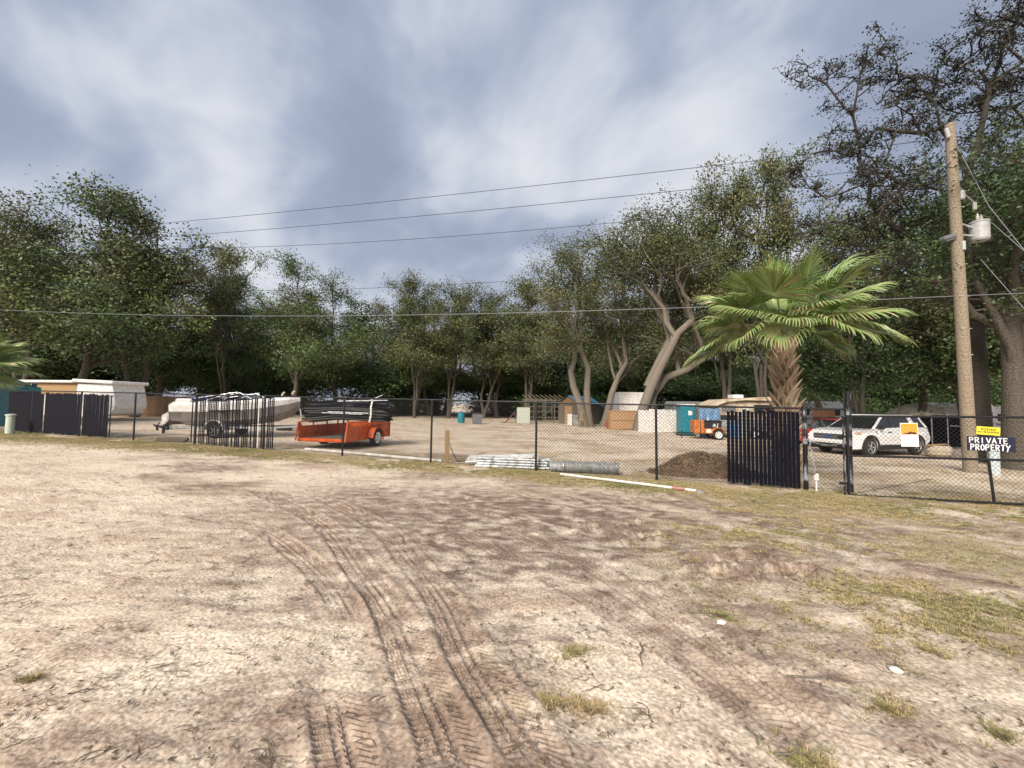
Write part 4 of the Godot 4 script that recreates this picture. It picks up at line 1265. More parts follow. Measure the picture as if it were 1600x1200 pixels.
func make_pole() -> void:
	var f := gnd(1517, 738)
	var Z := -f.z
	var t := thing("utility_pole", "weathered wooden utility pole with a white transformer", "pole", f)
	var top := at(1484, 194, Z) - f
	var m := MB.new()
	m.tube([Vector3(0, -0.3, 0), top * 0.5, top], [0.175, 0.155, 0.125], 14)
	part(t, "shaft", m, M.pole_wood)
	var ax := func(py: float) -> Vector3:
		var k := clampf((py - 194.0) / (738.0 - 194.0), 0, 1)
		return top * (1.0 - k)
	# transformer can with bushings, hung at the right
	var tc: Vector3 = at(1530.5, 361, Z) - f
	m = MB.new(); m.t = Transform3D(Basis.from_scale(Vector3(0.86, 0.95, 0.86)), tc)
	m.lathe([Vector2(0.0, -0.34), Vector2(0.24, -0.34), Vector2(0.27, -0.28), Vector2(0.27, 0.26), Vector2(0.29, 0.27), Vector2(0.29, 0.31), Vector2(0.2, 0.35), Vector2(0, 0.37)], 22)
	var tr := part(t, "transformer", m, mat(Color(0.5, 0.52, 0.54), 0.4, 0.0, "dust", 1.0))
	for q in [Vector3(-0.1, 0.35, 0.05), Vector3(0.12, 0.35, -0.04)]:
		m = MB.new()
		m.t = Transform3D(Basis(), tc + q)
		m.lathe([Vector2(0.03, 0), Vector2(0.05, 0.02), Vector2(0.03, 0.05), Vector2(0.05, 0.08), Vector2(0.03, 0.11), Vector2(0.045, 0.14), Vector2(0.015, 0.17), Vector2(0.0, 0.24)], 10)
		part(tr, "bushing", m, M.pvc)
	for q in [[352.0, 0.1], [372.0, -0.16]]:
		m = MB.new()
		m.tube([ax.call(q[0]), tc + Vector3(-0.2, q[1], 0)], 0.035, 6)
		part(t, "bracket", m, M.galv)
	# lamp head on the left
	m = MB.new()
	var lh: Vector3 = at(1481, 372, Z) - f
	m.box(lh, Vector3(0.42, 0.16, 0.26), 0.05, Basis(Vector3(0, 0, 1), 0.25))
	m.box(lh + Vector3(0.02, -0.09, 0), Vector3(0.34, 0.04, 0.22), 0.015, Basis(Vector3(0, 0, 1), 0.25))
	m.tube([lh + Vector3(0.15, 0.03, 0), ax.call(368.0)], 0.03, 6)
	part(t, "lamp_head", m, M.plastic_grey)
	m = MB.new()
	m.box(ax.call(312.0) + Vector3(0.1, 0, 0.15), Vector3(0.13, 0.3, 0.1), 0.03)
	m.tube([ax.call(305.0) + Vector3(0.1, 0.1, 0.1), at(1508, 304, Z) - f, at(1524, 318, Z) - f], 0.016, 6)
	m.box(at(1523, 322, Z) - f, Vector3(0.1, 0.26, 0.08), 0.02)
	part(t, "fuse_cutout", m, mat(Color(0.5, 0.5, 0.5), 0.4))
	m = MB.new()
	m.box(ax.call(212.0) + Vector3(-0.2, 0, 0.1), Vector3(0.1, 0.34, 0.1), 0.03, Basis(Vector3(0, 0, 1), 0.25))
	part(t, "insulator", m, mat(Color(0.45, 0.46, 0.48), 0.4))
	m = MB.new()
	m.box(ax.call(392.0) + Vector3(0.03, 0, 0.16), Vector3(0.09, 0.3, 0.08), 0.02)
	part(t, "insulator", m, mat(Color(0.45, 0.46, 0.48), 0.4))
	for py in [240.0, 287.0, 330.0, 420.0, 470.0, 520.0, 560.0]:
		m = MB.new()
		m.tube([ax.call(py) + Vector3(-0.16, 0, 0.12), ax.call(py) + Vector3(0.16, 0, 0.12)], 0.014, 5)
		part(t, "bolt", m, M.galv)
	# lines: each from the pole to the next pole far to the left
	var far := Vector3(-70.5, 0, -34.8)
	var fp := copy_of(t, "wooden utility pole far along the power line")
	fp.position = Vector3(far.x, gy(far.x, far.z), far.z)
	fp.rotation.y = 0.4
	var names := ["topmost thin power line from the utility pole", "second thin power line down the utility pole", "third thin power line down the utility pole", "thin drooping line below the third power line", "pale communication cable strung behind the fan palm"]
	var thick := [0.011, 0.011, 0.010, 0.009, 0.013]
	var guide := [[[1480, 216], [800, 294], [265, 348]], [[1483, 252], [800, 324], [290, 368]], [[1486, 288], [800, 362], [310, 388]], [[1490, 372], [830, 437], [525, 452]], [[1505, 462], [800, 489], [0, 484]]]
	for i in 5:
		var dir := (far - f); dir.y = 0
		var pts := []
		# every guide point lies in the upright plane that runs from pole to pole
		var n := Vector3(dir.z, 0, -dir.x).normalized()
		var hs := []
		for g in guide[i]:
			var d := ray(g[0], g[1])
			var k := (f - EYE).dot(n) / d.dot(n)
			var p := EYE + d * k
			hs.append(Vector2((p - f).dot(dir.normalized()), p.y))
		for s in 41:
			var x := dir.length() * s / 40.0
			var y := 0.0
			for a in 3:
				var w := 1.0
				for b in 3:
					if b != a: w *= (x - hs[b].x) / (hs[a].x - hs[b].x)
				y += hs[a].y * w
			pts.append(f + dir.normalized() * x + Vector3(0, y - f.y, 0))
		var wm := MB.new()
		wm.tube(pts, thick[i], 5)
		single("power_line", wm, M.cable if i < 4 else M.pale_cable, names[i], "cable")
	# runs to the right of the pole
	var rn := ["pale guy cable from the pole top down to the right", "service cable leaving the transformer to the right", "low service cable falling to the right of the pole", "pale cable running on from the pole past the thick trunk"]
	var rp := [[[1492, 222], [1545, 322], [1640, 440]], [[1546, 345], [1600, 392], [1680, 450]], [[1532, 405], [1600, 482], [1680, 560]], [[1508, 462], [1600, 458], [1760, 455]]]
	for i in 4:
		var pts := []
		var raw := []
		for k in 3: raw.append(at(rp[i][k][0], rp[i][k][1], Z - [0.1, 0.8, 1.9][k]))
		for k in 13:
			var tt := k / 12.0
			pts.append((raw[0] as Vector3).lerp(raw[1], tt * 2.0) if tt < 0.5 else (raw[1] as Vector3).lerp(raw[2], tt * 2.0 - 1.0))
		var wm := MB.new(); wm.tube(pts, 0.010, 5)
		single("service_cable", wm, M.pale_cable, rn[i], "cable")

# ---------------------------------------------------------------- wheels
func wheel(parent: Node, c: Vector3, R: float, W: float, rim_m: Material, spokes: int, turn := 0.0) -> void:
	# axle along z
	var w := part(parent, "wheel", tyre(R, W), M.rubber)
	w.position = c; w.rotation.y = turn
	var m := MB.new()
	var b := Basis(Vector3(1, 0, 0), PI / 2)
	m.t = Transform3D(b, Vector3())
	m.lathe([Vector2(R * 0.66, W * 0.49), Vector2(R * 0.62, W * 0.44), Vector2(R * 0.56, W * 0.2), Vector2(0.0, W * 0.18)], 24)
	m.lathe([Vector2(0.0, W * 0.44), Vector2(R * 0.14, W * 0.42), Vector2(R * 0.16, W * 0.2)], 12)
	part(w, "rim", m, rim_m if spokes == 0 else M.trim)
	if spokes > 0:
		var s := MB.new()
		for k in spokes:
			var a := TAU * k / spokes
			s.box(Vector3(cos(a), sin(a), 0) * R * 0.37 + Vector3(0, 0, W * 0.40), Vector3(R * 0.56, R * 0.17, 0.02), 0.006, Basis(Vector3(0, 0, 1), a))
		s.t = Transform3D(b, Vector3())
		s.lathe([Vector2(R * 0.66, W * 0.5), Vector2(R * 0.6, W * 0.49), Vector2(R * 0.58, W * 0.42)], 24)
		s.lathe([Vector2(R * 0.15, W * 0.4), Vector2(R * 0.13, W * 0.44), Vector2(0, W * 0.44)], 12)
		part(w, "spokes", s, rim_m)
	else:
		var s := MB.new()
		for k in 6:
			var a := TAU * k / 6.0
			s = MB.new()
			s.t = Transform3D(Basis(), Vector3(cos(a) * R * 0.34, sin(a) * R * 0.34, W * 0.26)) * Transform3D(b, Vector3())
			s.lathe([Vector2(R * 0.085, -0.01), Vector2(R * 0.085, 0.0), Vector2(0.0, 0.002)], 8)
			part(w, "rim_hole", s, M.trim)

func tyre(R: float, W: float) -> MB:
	var m := MB.new()
	m.t = Transform3D(Basis(Vector3(1, 0, 0), PI / 2), Vector3())
	m.lathe([Vector2(R * 0.62, -W * 0.46), Vector2(R * 0.8, -W * 0.5), Vector2(R * 0.94, -W * 0.44), Vector2(R, -W * 0.3), Vector2(R, W * 0.3), Vector2(R * 0.94, W * 0.44), Vector2(R * 0.8, W * 0.5), Vector2(R * 0.64, W * 0.47)], 28)
	return m

# yaw that turns +x to the ground direction a -> b
func yaw_to(a: Vector3, b: Vector3) -> float:
	return -atan2(b.z - a.z, b.x - a.x)

# ---------------------------------------------------------------- sport utility vehicle
func arc(cx: float, cy: float, r: float, a0: float, a1: float, n: int) -> Array:
	var out := []
	for i in n + 1:
		var a := lerpf(a0, a1, float(i) / n)
		out.append(Vector2(cx + cos(a) * r, cy + sin(a) * r))
	return out

func make_suv() -> void:
	var rw := gnd(1433, 711); var fw := gnd(1352, 712.5)
	var dirv := (fw - rw).normalized()
	var mid := (fw + rw) * 0.5
	# left wheels touch there; the car's middle lies 0.83 m to its right
	var yaw := yaw_to(rw, fw)
	var right := Vector3(-dirv.z, 0, dirv.x)
	if right.z > 0: right = -right
	var t := thing("sport_utility_vehicle", "white sport utility vehicle parked behind the gate", "car", mid + right * 0.84, yaw)
	# +x forward, near (left) side is +z or -z depending on yaw
	var near := 1.0 if (Basis(Vector3.UP, yaw) * Vector3(0, 0, 1)).dot(-right) > 0 else -1.0
	var wb := 1.43
	var body := PackedVector2Array([Vector2(-2.36, 0.52), Vector2(-2.44, 0.62), Vector2(-2.44, 0.78), Vector2(-2.36, 0.98), Vector2(-2.28, 1.16), Vector2(-1.4, 1.19), Vector2(0.0, 1.17), Vector2(0.9, 1.14), Vector2(1.25, 1.12), Vector2(1.8, 1.085), Vector2(2.2, 1.02), Vector2(2.42, 0.92), Vector2(2.5, 0.76), Vector2(2.54, 0.6), Vector2(2.5, 0.42), Vector2(2.3, 0.30)])
	for p in arc(wb, 0.39, 0.46, -0.15, PI + 0.15, 14): body.append(p)
	for p in arc(-wb, 0.39, 0.46, -0.15, PI + 0.15, 14): body.append(p)
	body.append(Vector2(-2.1, 0.42))
	var wf := func(p: Vector2) -> float:
		var e := 1.0 - 0.16 * smoothstep(1.75, 2.55, p.x) - 0.10 * smoothstep(-1.9, -2.5, p.x)
		return e * (0.975 - 0.06 * smoothstep(0.8, 1.2, p.y) - 0.03 * smoothstep(0.6, 0.3, p.y))
	var m := MB.new()
	m.prism(body, -1.0, 1.0, wf)
	part(t, "body", m, M.car_paint)
	# dark inner well so that the arches are not see-through
	m = MB.new(); m.box(Vector3(0.05, 0.62, 0), Vector3(4.6, 0.62, 1.5)); m.box(Vector3(0, 0.36, 0), Vector3(4.3, 0.2, 1.62), 0.05)
	part(t, "underbody", m, M.trim)
	# glasshouse as tinted volume
	var gh := PackedVector2Array([Vector2(-2.26, 1.15), Vector2(1.22, 1.115), Vector2(0.36, 1.62), Vector2(0.2, 1.66), Vector2(-1.6, 1.68), Vector2(-2.02, 1.6)])
	var gw := func(p: Vector2) -> float: return lerpf(0.885, 0.665, clampf((p.y - 1.13) / 0.55, 0, 1))
	m = MB.new(); m.prism(gh, -1.0, 1.0, gw)
	part(t, "window_glass", m, M.tint)
	var skin := func(p: Vector2, z: float, off: float) -> Vector3: return Vector3(p.x, p.y, signf(z) * (gw.call(p) + off))
	# roof with rolled edges
	m = MB.new()
	m.box(Vector3(-0.72, 1.685, 0), Vector3(1.95, 0.05, 1.36), 0.024)
	m.prism(PackedVector2Array([Vector2(-2.12, 1.60), Vector2(-1.66, 1.66), Vector2(-1.6, 1.71), Vector2(-2.0, 1.68), Vector2(-2.16, 1.63)]), -0.66, 0.66)
	m.prism(PackedVector2Array([Vector2(0.24, 1.665), Vector2(0.4, 1.60), Vector2(0.42, 1.625), Vector2(0.26, 1.71)]), -0.66, 0.66)
	part(t, "roof", m, M.car_paint)
	for s in [-1.0, 1.0]:
		# A pillar, D pillar painted; B and C dark
		var strips := [["pillar", [Vector2(1.24, 1.12), Vector2(1.10, 1.12), Vector2(0.24, 1.64), Vector2(0.38, 1.64)], M.car_paint], ["pillar", [Vector2(-1.28, 1.16), Vector2(-1.62, 1.16), Vector2(-1.42, 1.66), Vector2(-1.22, 1.66)], M.car_paint], ["pillar", [Vector2(0.12, 1.14), Vector2(0.0, 1.14), Vector2(-0.1, 1.66), Vector2(0.0, 1.66)], M.trim], ["pillar", [Vector2(-2.27, 1.16), Vector2(-2.12, 1.16), Vector2(-1.92, 1.63), Vector2(-2.06, 1.6)], M.car_paint]]
		for q in strips:
			m = MB.new()
			var pg: Array = q[1]
			var o := []; var i := []
			for p in pg:
				o.append(skin.call(p, s, 0.012)); i.append(skin.call(p, s, -0.02))
			if s > 0: m.quad(o[3], o[2], o[1], o[0])
			else: m.quad(o[0], o[1], o[2], o[3])
			for k in 4: m.quad(o[k], o[(k + 1) % 4], i[(k + 1) % 4], i[k])
			part(t, q[0], m, q[2])
		# roof rail, belt line, sill, wheel-arch trim
		m = MB.new(); m.tube([Vector3(0.15, 1.69, s * 0.64), Vector3(0.0, 1.745, s * 0.63), Vector3(-1.5, 1.755, s * 0.62), Vector3(-1.7, 1.70, s * 0.62)], 0.018, 6)
		part(t, "roof_rail", m, M.trim)
		m = MB.new(); m.box(Vector3(0.0, 0.37, s * 0.955), Vector3(1.95, 0.19, 0.06), 0.02)
		part(t, "sill", m, M.trim)
		for ax in [wb, -wb]:
			m = MB.new()
			var pts := []
			for p in arc(ax, 0.39, 0.475, -0.12, PI + 0.12, 16): pts.append(Vector3(p.x, p.y, s * (wf.call(p) - 0.005)))
			m.tube(pts, 0.032, 6)
			part(t, "wheel_arch", m, M.trim)
			wheel(t, Vector3(ax, 0.375, s * 0.86), 0.375, 0.24, M.alu, 5, 0.0 if s > 0 else PI)
		# doors stand a few millimetres proud so that their gaps show
		for dr in [[0.95, 0.06], [0.03, -0.98]]:
			m = MB.new()
			var pg := PackedVector2Array([Vector2(dr[0], 0.5), Vector2(dr[0] - 0.02, 1.125), Vector2(dr[1], 1.155), Vector2(dr[1] + (0.0 if dr[1] > 0 else 0.12), 0.5)])
			var o := []; var i := []
			for p in pg:
				o.append(Vector3(p.x, p.y, s * (wf.call(p) + 0.009))); i.append(Vector3(p.x, p.y, s * (wf.call(p) - 0.02)))
			if s > 0: m.quad(o[3], o[2], o[1], o[0])
			else: m.quad(o[0], o[1], o[2], o[3])
			for k in 4: m.quad(o[k], o[(k + 1) % 4], i[(k + 1) % 4], i[k])
			var d := part(t, "door", m, M.car_paint)
			m = MB.new(); m.box(Vector3(dr[1] + 0.2, 0.99, s * 0.955), Vector3(0.2, 0.035, 0.05), 0.012)
			part(d, "handle", m, M.trim)
		m = MB.new(); m.box(Vector3(0.86, 1.2, s * 1.03), Vector3(0.14, 0.17, 0.22), 0.05); m.box(Vector3(0.9, 1.14, s * 0.92), Vector3(0.08, 0.04, 0.12))
		part(t, "mirror", m, M.trim)
		m = MB.new()
		m.prism(PackedVector2Array([Vector2(2.2, 0.94), Vector2(2.46, 0.84), Vector2(2.49, 0.76), Vector2(2.3, 0.80), Vector2(1.95, 0.93)]), 0.012 + s * 0.76 - 0.012, s * 0.76 + 0.1 * s + 0.012)
		part(t, "headlight", m, M.lamp)
		m = MB.new(); m.box(Vector3(1.98, 0.93, s * 0.885), Vector3(0.26, 0.05, 0.05), 0.015)
		part(t, "turn_signal", m, M.amber)
		m = MB.new(); m.box(Vector3(-2.38, 0.98, s * 0.76), Vector3(0.12, 0.26, 0.16), 0.03)
		part(t, "tail_light", m, M.red)
		m = MB.new(); m.box(Vector3(2.49, 0.46, s * 0.62), Vector3(0.08, 0.1, 0.2), 0.03)
		part(t, "fog_light", m, M.chrome)
	m = MB.new(); m.box(Vector3(2.475, 0.77, 0), Vector3(0.1, 0.26, 1.24), 0.03)
	var gr := part(t, "grille", m, M.trim)
	for y in [0.69, 0.77, 0.85]:
		m = MB.new(); m.box(Vector3(2.525, y, 0), Vector3(0.03, 0.035, 1.16), 0.01)
		part(gr, "bar", m, M.plastic_grey if y != 0.77 else M.chrome)
	m = MB.new()
	m.t = Transform3D(Basis(Vector3(0, 0, 1), -PI / 2) * Basis.from_scale(Vector3(0.055, 1, 0.12)), Vector3(2.54, 0.77, 0))
	m.lathe([Vector2(1, 0), Vector2(0.9, 0.015), Vector2(0, 0.018)], 16)
	part(gr, "oval_badge", m, mat(Color(0.03, 0.08, 0.3), 0.2))
	m = MB.new()
	m.box(Vector3(2.45, 0.42, 0), Vector3(0.22, 0.22, 1.6), 0.06)
	part(t, "front_bumper", m, M.trim)
	m = MB.new(); m.box(Vector3(-2.36, 0.5, 0), Vector3(0.22, 0.2, 1.7), 0.06)
	part(t, "rear_bumper", m, M.trim)

# ---------------------------------------------------------------- orange trailer with its load
func make_orange_trailer() -> void:
	var a := Vector3(-5.72, 0, -14.35)
	a.y = gy(a.x, a.z)
	var fwd := Vector3(0.2, 0, -0.98).normalized()
	var left := Vector3(fwd.z, 0, -fwd.x)
	if left.x > 0: left = -left
	var W := 1.95; var L := 3.0
	var t := thing("utility_trailer", "orange open utility trailer with its tailgate missing", "trailer", a + left * W * 0.5 + fwd * L * 0.5, yaw_to(a, a + fwd))
	var near := signf((Basis(Vector3.UP, t.rotation.y).inverse() * -left).z)
	# +x forward; the near side is z = near
	var m := MB.new(); m.box(Vector3(0, 0.36, 0), Vector3(L, 0.035, W - 0.06))
	part(t, "bed", m, M.wood_grey)
	m = MB.new()
	for s in [-1.0, 1.0]: m.box(Vector3(0, 0.33, s * (W * 0.5 - 0.03)), Vector3(L, 0.09, 0.06), 0.008)
	for x in [-1.5, -0.5, 0.5, 1.5]: m.box(Vector3(x, 0.31, 0), Vector3(0.06, 0.07, W), 0.008)
	m.box(Vector3(-1.5, 0.345, 0), Vector3(0.08, 0.09, W), 0.008)
	part(t, "frame", m, M.orange)
	for s in [-1.0, 1.0]:
		m = MB.new()
		m.box(Vector3(0.02, 0.60, s * (W * 0.5 - 0.012)), Vector3(L - 0.06, 0.44, 0.012))
		for k in 2: m.box(Vector3(0.02, 0.5 + 0.16 * k, s * (W * 0.5 - 0.005)), Vector3(L - 0.06, 0.02, 0.012), 0.004)
		part(t, "side_panel", m, M.orange)
		m = MB.new(); m.tube([Vector3(-1.42, 0.97, s * W * 0.5), Vector3(L * 0.5, 0.97, s * W * 0.5)], 0.025, 6)
		part(t, "top_rail", m, M.orange)
		for x in [-1.46, -0.7, 0.1, 0.8, 1.48]:
			m = MB.new()
			m.box(Vector3(x - (0.1 if x < -1.4 else 0.0), 0.65, s * (W * 0.5 + 0.006)), Vector3(0.05, 0.68, 0.05), 0.006, Basis(Vector3(0, 0, 1), -0.2 if x < -1.4 else 0.0))
			part(t, "stake", m, M.orange)
		m = MB.new()
		m.prism(PackedVector2Array([Vector2(-1.5, 0.3), Vector2(-1.5, 0.95), Vector2(-1.42, 0.95), Vector2(-1.12, 0.3)]), s * W * 0.5 + 0.02 - 0.012, s * W * 0.5 + 0.02 + 0.012)
		part(t, "gusset", m, M.orange)
		m = MB.new()
		var pts := []
		for p in arc(0.15, 0.33, 0.42, 0.05, PI - 0.05, 12): pts.append(p)
		for k in pts.size() - 1:
			var p: Vector2 = pts[k]; var q: Vector2 = pts[k + 1]
			m.quad(Vector3(p.x, p.y, s * (W * 0.5 + 0.02)), Vector3(q.x, q.y, s * (W * 0.5 + 0.02)), Vector3(q.x, q.y, s * (W * 0.5 + 0.27)), Vector3(p.x, p.y, s * (W * 0.5 + 0.27)))
		m.tube(pts.map(func(p): return Vector3(p.x, p.y, s * (W * 0.5 + 0.27))), 0.018, 6)
		part(t, "mudguard", m, M.orange)
		wheel(t, Vector3(0.15, 0.335, s * (W * 0.5 + 0.14)), 0.335, 0.2, M.white, 0, 0.0 if s > 0 else PI)
	m = MB.new(); m.box(Vector3(L * 0.5, 0.62, 0), Vector3(0.015, 0.5, W - 0.05)); m.box(Vector3(L * 0.5, 0.97, 0), Vector3(0.05, 0.05, W), 0.006)
	part(t, "front_panel", m, M.orange)
	m = MB.new()
	m.tube([Vector3(1.5, 0.34, -0.6), Vector3(2.7, 0.38, 0)], 0.035, 6); m.tube([Vector3(1.5, 0.34, 0.6), Vector3(2.7, 0.38, 0)], 0.035, 6)
	m.tube([Vector3(2.6, 0.0, 0.08), Vector3(2.6, 0.75, 0.08)], 0.03, 6)
	part(t, "tongue", m, M.orange)
	m = MB.new(); m.box(Vector3(0.72, 0.62, near * (W * 0.5 + 0.03)), Vector3(0.36, 0.26, 0.05), 0.008)
	part(t, "tool_box", m, M.orange)
	# the load: long black pipes heaped over the rails, tied with a pale strap
	var lc := at(545, 655, 16.1)
	var ld := thing("pipe_bundle", "heap of long black pipes tied across the orange trailer", "pipes", Vector3(lc.x, t.position.y + 1.0, lc.z), 0.06)
	var rng := RandomNumberGenerator.new(); rng.seed = 8
	var rows := [[15, 0.045], [15, 0.125], [14, 0.205], [14, 0.285], [13, 0.365], [12, 0.44], [10, 0.52], [8, 0.60], [5, 0.68]]
	var tubes := []
	for k in 5:
		var b := MB.new()
		var pts := []
		for i in 7:
			var u := i / 6.0
			pts.append(Vector3((u - 0.5) * rng.randf_range(2.9, 3.0), 0.06 * sin(u * PI) * rng.randf_range(-0.3, 1.0) - 0.10 * absf(u - 0.5), 0.02 * sin(u * 5.0 + k)))
		b.tube(pts, 0.042, 7)
		tubes.append(b.mesh(M.slat if k % 2 else M.trim))
	for r in rows:
		for i in r[0]:
			var o := part(ld, "pipe", tubes[rng.randi() % 5])
			o.position = Vector3(rng.randf_range(-0.12, 0.12) + r[1] * 0.1, r[1] + rng.randf_range(-0.01, 0.012), (i - r[0] * 0.5) * 0.088)
			o.rotation = Vector3(0, rng.randf_range(-0.015, 0.015), rng.randf_range(-0.035, 0.05))
	for q in [[Vector3(0.4, 0.74, 0.3), 0.03], [Vector3(0.75, 0.76, 0.1), 0.02], [Vector3(0.2, 0.3, 0.72), -0.03], [Vector3(0.0, 0.26, 0.74), -0.03]]:
		var b := MB.new(); b.tube([Vector3(-0.75, 0, 0), Vector3(0.75, 0, 0)], 0.018, 6)
		var o := part(ld, "pale_rod", b, M.galv); o.position = q[0]; o.rotation.z = q[1]
	var pr := MB.new(); pr.tube([Vector3(0.75, 0.72, 0.2), Vector3(1.3, 0.98, 0.1)], 0.017, 6)
	part(ld, "pale_rod", pr, M.galv)
	var st := MB.new()
	var pts := [Vector3(0.98, 0.78, 0.0), Vector3(1.0, 0.74, 0.4), Vector3(1.03, 0.5, 0.69), Vector3(1.05, 0.2, 0.74), Vector3(1.0, -0.06, 0.74), Vector3(1.02, -0.12, 0.6)]
	for k in pts.size() - 1:
		var a2: Vector3 = pts[k]; var b2: Vector3 = pts[k + 1]
		st.quad(a2 + Vector3(-0.03, 0.01, 0.02), b2 + Vector3(-0.03, 0.01, 0.02), b2 + Vector3(0.03, 0.01, 0.02), a2 + Vector3(0.03, 0.01, 0.02))
	part(ld, "strap", st, M.pvc)

# ---------------------------------------------------------------- boat
func make_boat() -> void:
	var c := on_ground(377, 18.6)
	var t := thing("motor_boat", "white and grey motor boat on a trailer behind the fence", "boat", c, 0.07)
	t.scale = Vector3(0.88, 0.97, 0.95)
	# +x is the bow; hull lofted from ribs of (x, half beam, keel y, chine y, sheer y)
	var ribs := [[-2.75, 1.02, 0.58, 0.74, 1.42], [-1.6, 1.1, 0.56, 0.72, 1.44], [-0.2, 1.12, 0.56, 0.74, 1.5], [1.0, 1.02, 0.6, 0.84, 1.58], [1.9, 0.76, 0.72, 1.02, 1.66], [2.55, 0.4, 0.95, 1.25, 1.73], [2.95, 0.05, 1.35, 1.5, 1.78]]
	var low := MB.new(); var up := MB.new(); var dk := MB.new()
	for i in ribs.size() - 1:
		var a: Array = ribs[i]; var b: Array = ribs[i + 1]
		for s in [-1.0, 1.0]:
			var ka := Vector3(a[0], a[2], 0); var kb := Vector3(b[0], b[2], 0)
			var ca := Vector3(a[0], a[3], s * a[1] * 0.86); var cb := Vector3(b[0], b[3], s * b[1] * 0.86)
			var ma := Vector3(a[0], lerpf(a[3], a[4], 0.6), s * a[1] * 0.97); var mb := Vector3(b[0], lerpf(b[3], b[4], 0.6), s * b[1] * 0.97)
			var sa := Vector3(a[0], a[4], s * a[1]); var sb := Vector3(b[0], b[4], s * b[1])
			var da := Vector3(a[0], a[4] + 0.16, s * a[1] * 0.72); var db := Vector3(b[0], b[4] + 0.12, s * b[1] * 0.72)
			if s > 0:
				low.quad(kb, cb, ca, ka); low.quad(cb, mb, ma, ca); up.quad(mb, sb, sa, ma); dk.quad(sb, db, da, sa)
			else:
				low.quad(ka, ca, cb, kb); low.quad(ca, ma, mb, cb); up.quad(ma, sa, sb, mb); dk.quad(sa, da, db, sb)
			if i > 2 and s > 0: dk.quad(db, Vector3(db.x, db.y, -db.z), Vector3(da.x, da.y, -da.z), da)
	up.quad(Vector3(-2.75, 1.2, -1.0), Vector3(-2.75, 1.2, 1.0), Vector3(-2.75, 1.5, 1.0), Vector3(-2.75, 1.5, -1.0))
	low.quad(Vector3(-2.75, 0.56, -0.9), Vector3(-2.75, 0.56, 0.9), Vector3(-2.75, 1.2, 1.0), Vector3(-2.75, 1.2, -1.0))
	part(t, "hull", low, mat(Color(0.25, 0.23, 0.22), 0.3, 0.0, "grime", 0.8))
	part(t, "topsides", up, M.white)
	part(t, "deck", dk, M.white)
	var m := MB.new(); m.box(Vector3(-1.0, 1.5, 0), Vector3(3.3, 0.06, 1.5)); m.box(Vector3(-2.3, 1.62, 0), Vector3(0.8, 0.22, 1.5), 0.06)
	part(t, "cockpit", m, M.white)
	m = MB.new(); m.box(Vector3(-1.5, 1.72, 0.3), Vector3(0.9, 0.16, 0.9), 0.06)
	part(t, "blue_cover", m, mat(Color(0.02, 0.02, 0.11), 0.8))
	for s in [-1.0, 1.0]:
		m = MB.new(); m.quad(Vector3(0.75, 1.68, s * 0.72), Vector3(0.75, 1.68, s * 0.05), Vector3(0.3, 2.0, s * 0.05), Vector3(0.3, 2.0, s * 0.66))
		part(t, "windscreen", m, glass_pane())
		m = MB.new(); m.tube([Vector3(1.1, 1.66, s * 0.72), Vector3(0.32, 2.02, s * 0.66), Vector3(-0.5, 1.8, s * 0.9)], 0.02, 6)
		part(t, "windscreen_frame", m, M.alu)
		m = MB.new()
		m.tube([Vector3(-0.3, 1.66, s * 0.95), Vector3(0.35, 2.04, s * 0.9), Vector3(-1.7, 1.74, s * 0.9)], 0.016, 6)
		m.tube([Vector3(-1.2, 1.6, s * 1.0), Vector3(0.0, 2.02, s * 0.9)], 0.016, 6)
		part(t, "folded_awning_frame", m, M.alu)
		m = MB.new(); m.box(Vector3(-0.1, 1.22, s * 1.12), Vector3(1.5, 0.05, 0.02), 0.008, Basis(Vector3(0, 0, 1), 0.04)); m.box(Vector3(-0.3, 1.17, s * 1.12), Vector3(0.6, 0.05, 0.02), 0.008, Basis(Vector3(0, 0, 1), -0.1))
		part(t, "stripe", m, M.trim)
	for q in [Vector3(2.1, 1.92, 0.2), Vector3(2.55, 1.98, 0.1)]:
		m = MB.new(); m.tube([q, q + Vector3(0.06, 0.1, 0), q + Vector3(0.14, 0.16, 0)], 0.05, 8)
		part(t, "bow_fitting", m, M.tan_canvas)
	# motor tilted up at the stern
	m = MB.new()
	m.box(Vector3(-3.0, 1.12, 0.1), Vector3(0.5, 0.36, 0.4), 0.12, Basis(Vector3(0, 0, 1), 0.7))
	m.tube([Vector3(-3.05, 1.0, 0.1), Vector3(-3.35, 0.62, 0.1), Vector3(-3.7, 0.38, 0.1)], [0.14, 0.11, 0.08], 8)
	m.tube([Vector3(-3.42, 0.36, 0.1), Vector3(-3.95, 0.46, 0.1)], [0.09, 0.05], 8)
	m.prism(PackedVector2Array([Vector2(-3.7, 0.4), Vector2(-3.55, 0.32), Vector2(-3.6, 0.12), Vector2(-3.72, 0.12)]), 0.085, 0.115)
	var om := part(t, "outboard_motor", m, M.trim)
	m = MB.new()
	for k in 3:
		var a := TAU * k / 3.0 + 0.3
		m.box(Vector3(-3.97, 0.46 + sin(a) * 0.11, 0.1 + cos(a) * 0.11), Vector3(0.03, 0.2, 0.1), 0.01, Basis(Vector3(1, 0, 0), -a + PI / 2) * Basis(Vector3(0, 1, 0), 0.5))
	part(om, "propeller", m, M.trim)
	# its trailer
	var b := thing("boat_trailer", "galvanised single-axle trailer carrying the motor boat", "trailer", c, 0.07)
	b.scale = Vector3(0.88, 0.97, 0.95)
	m = MB.new()
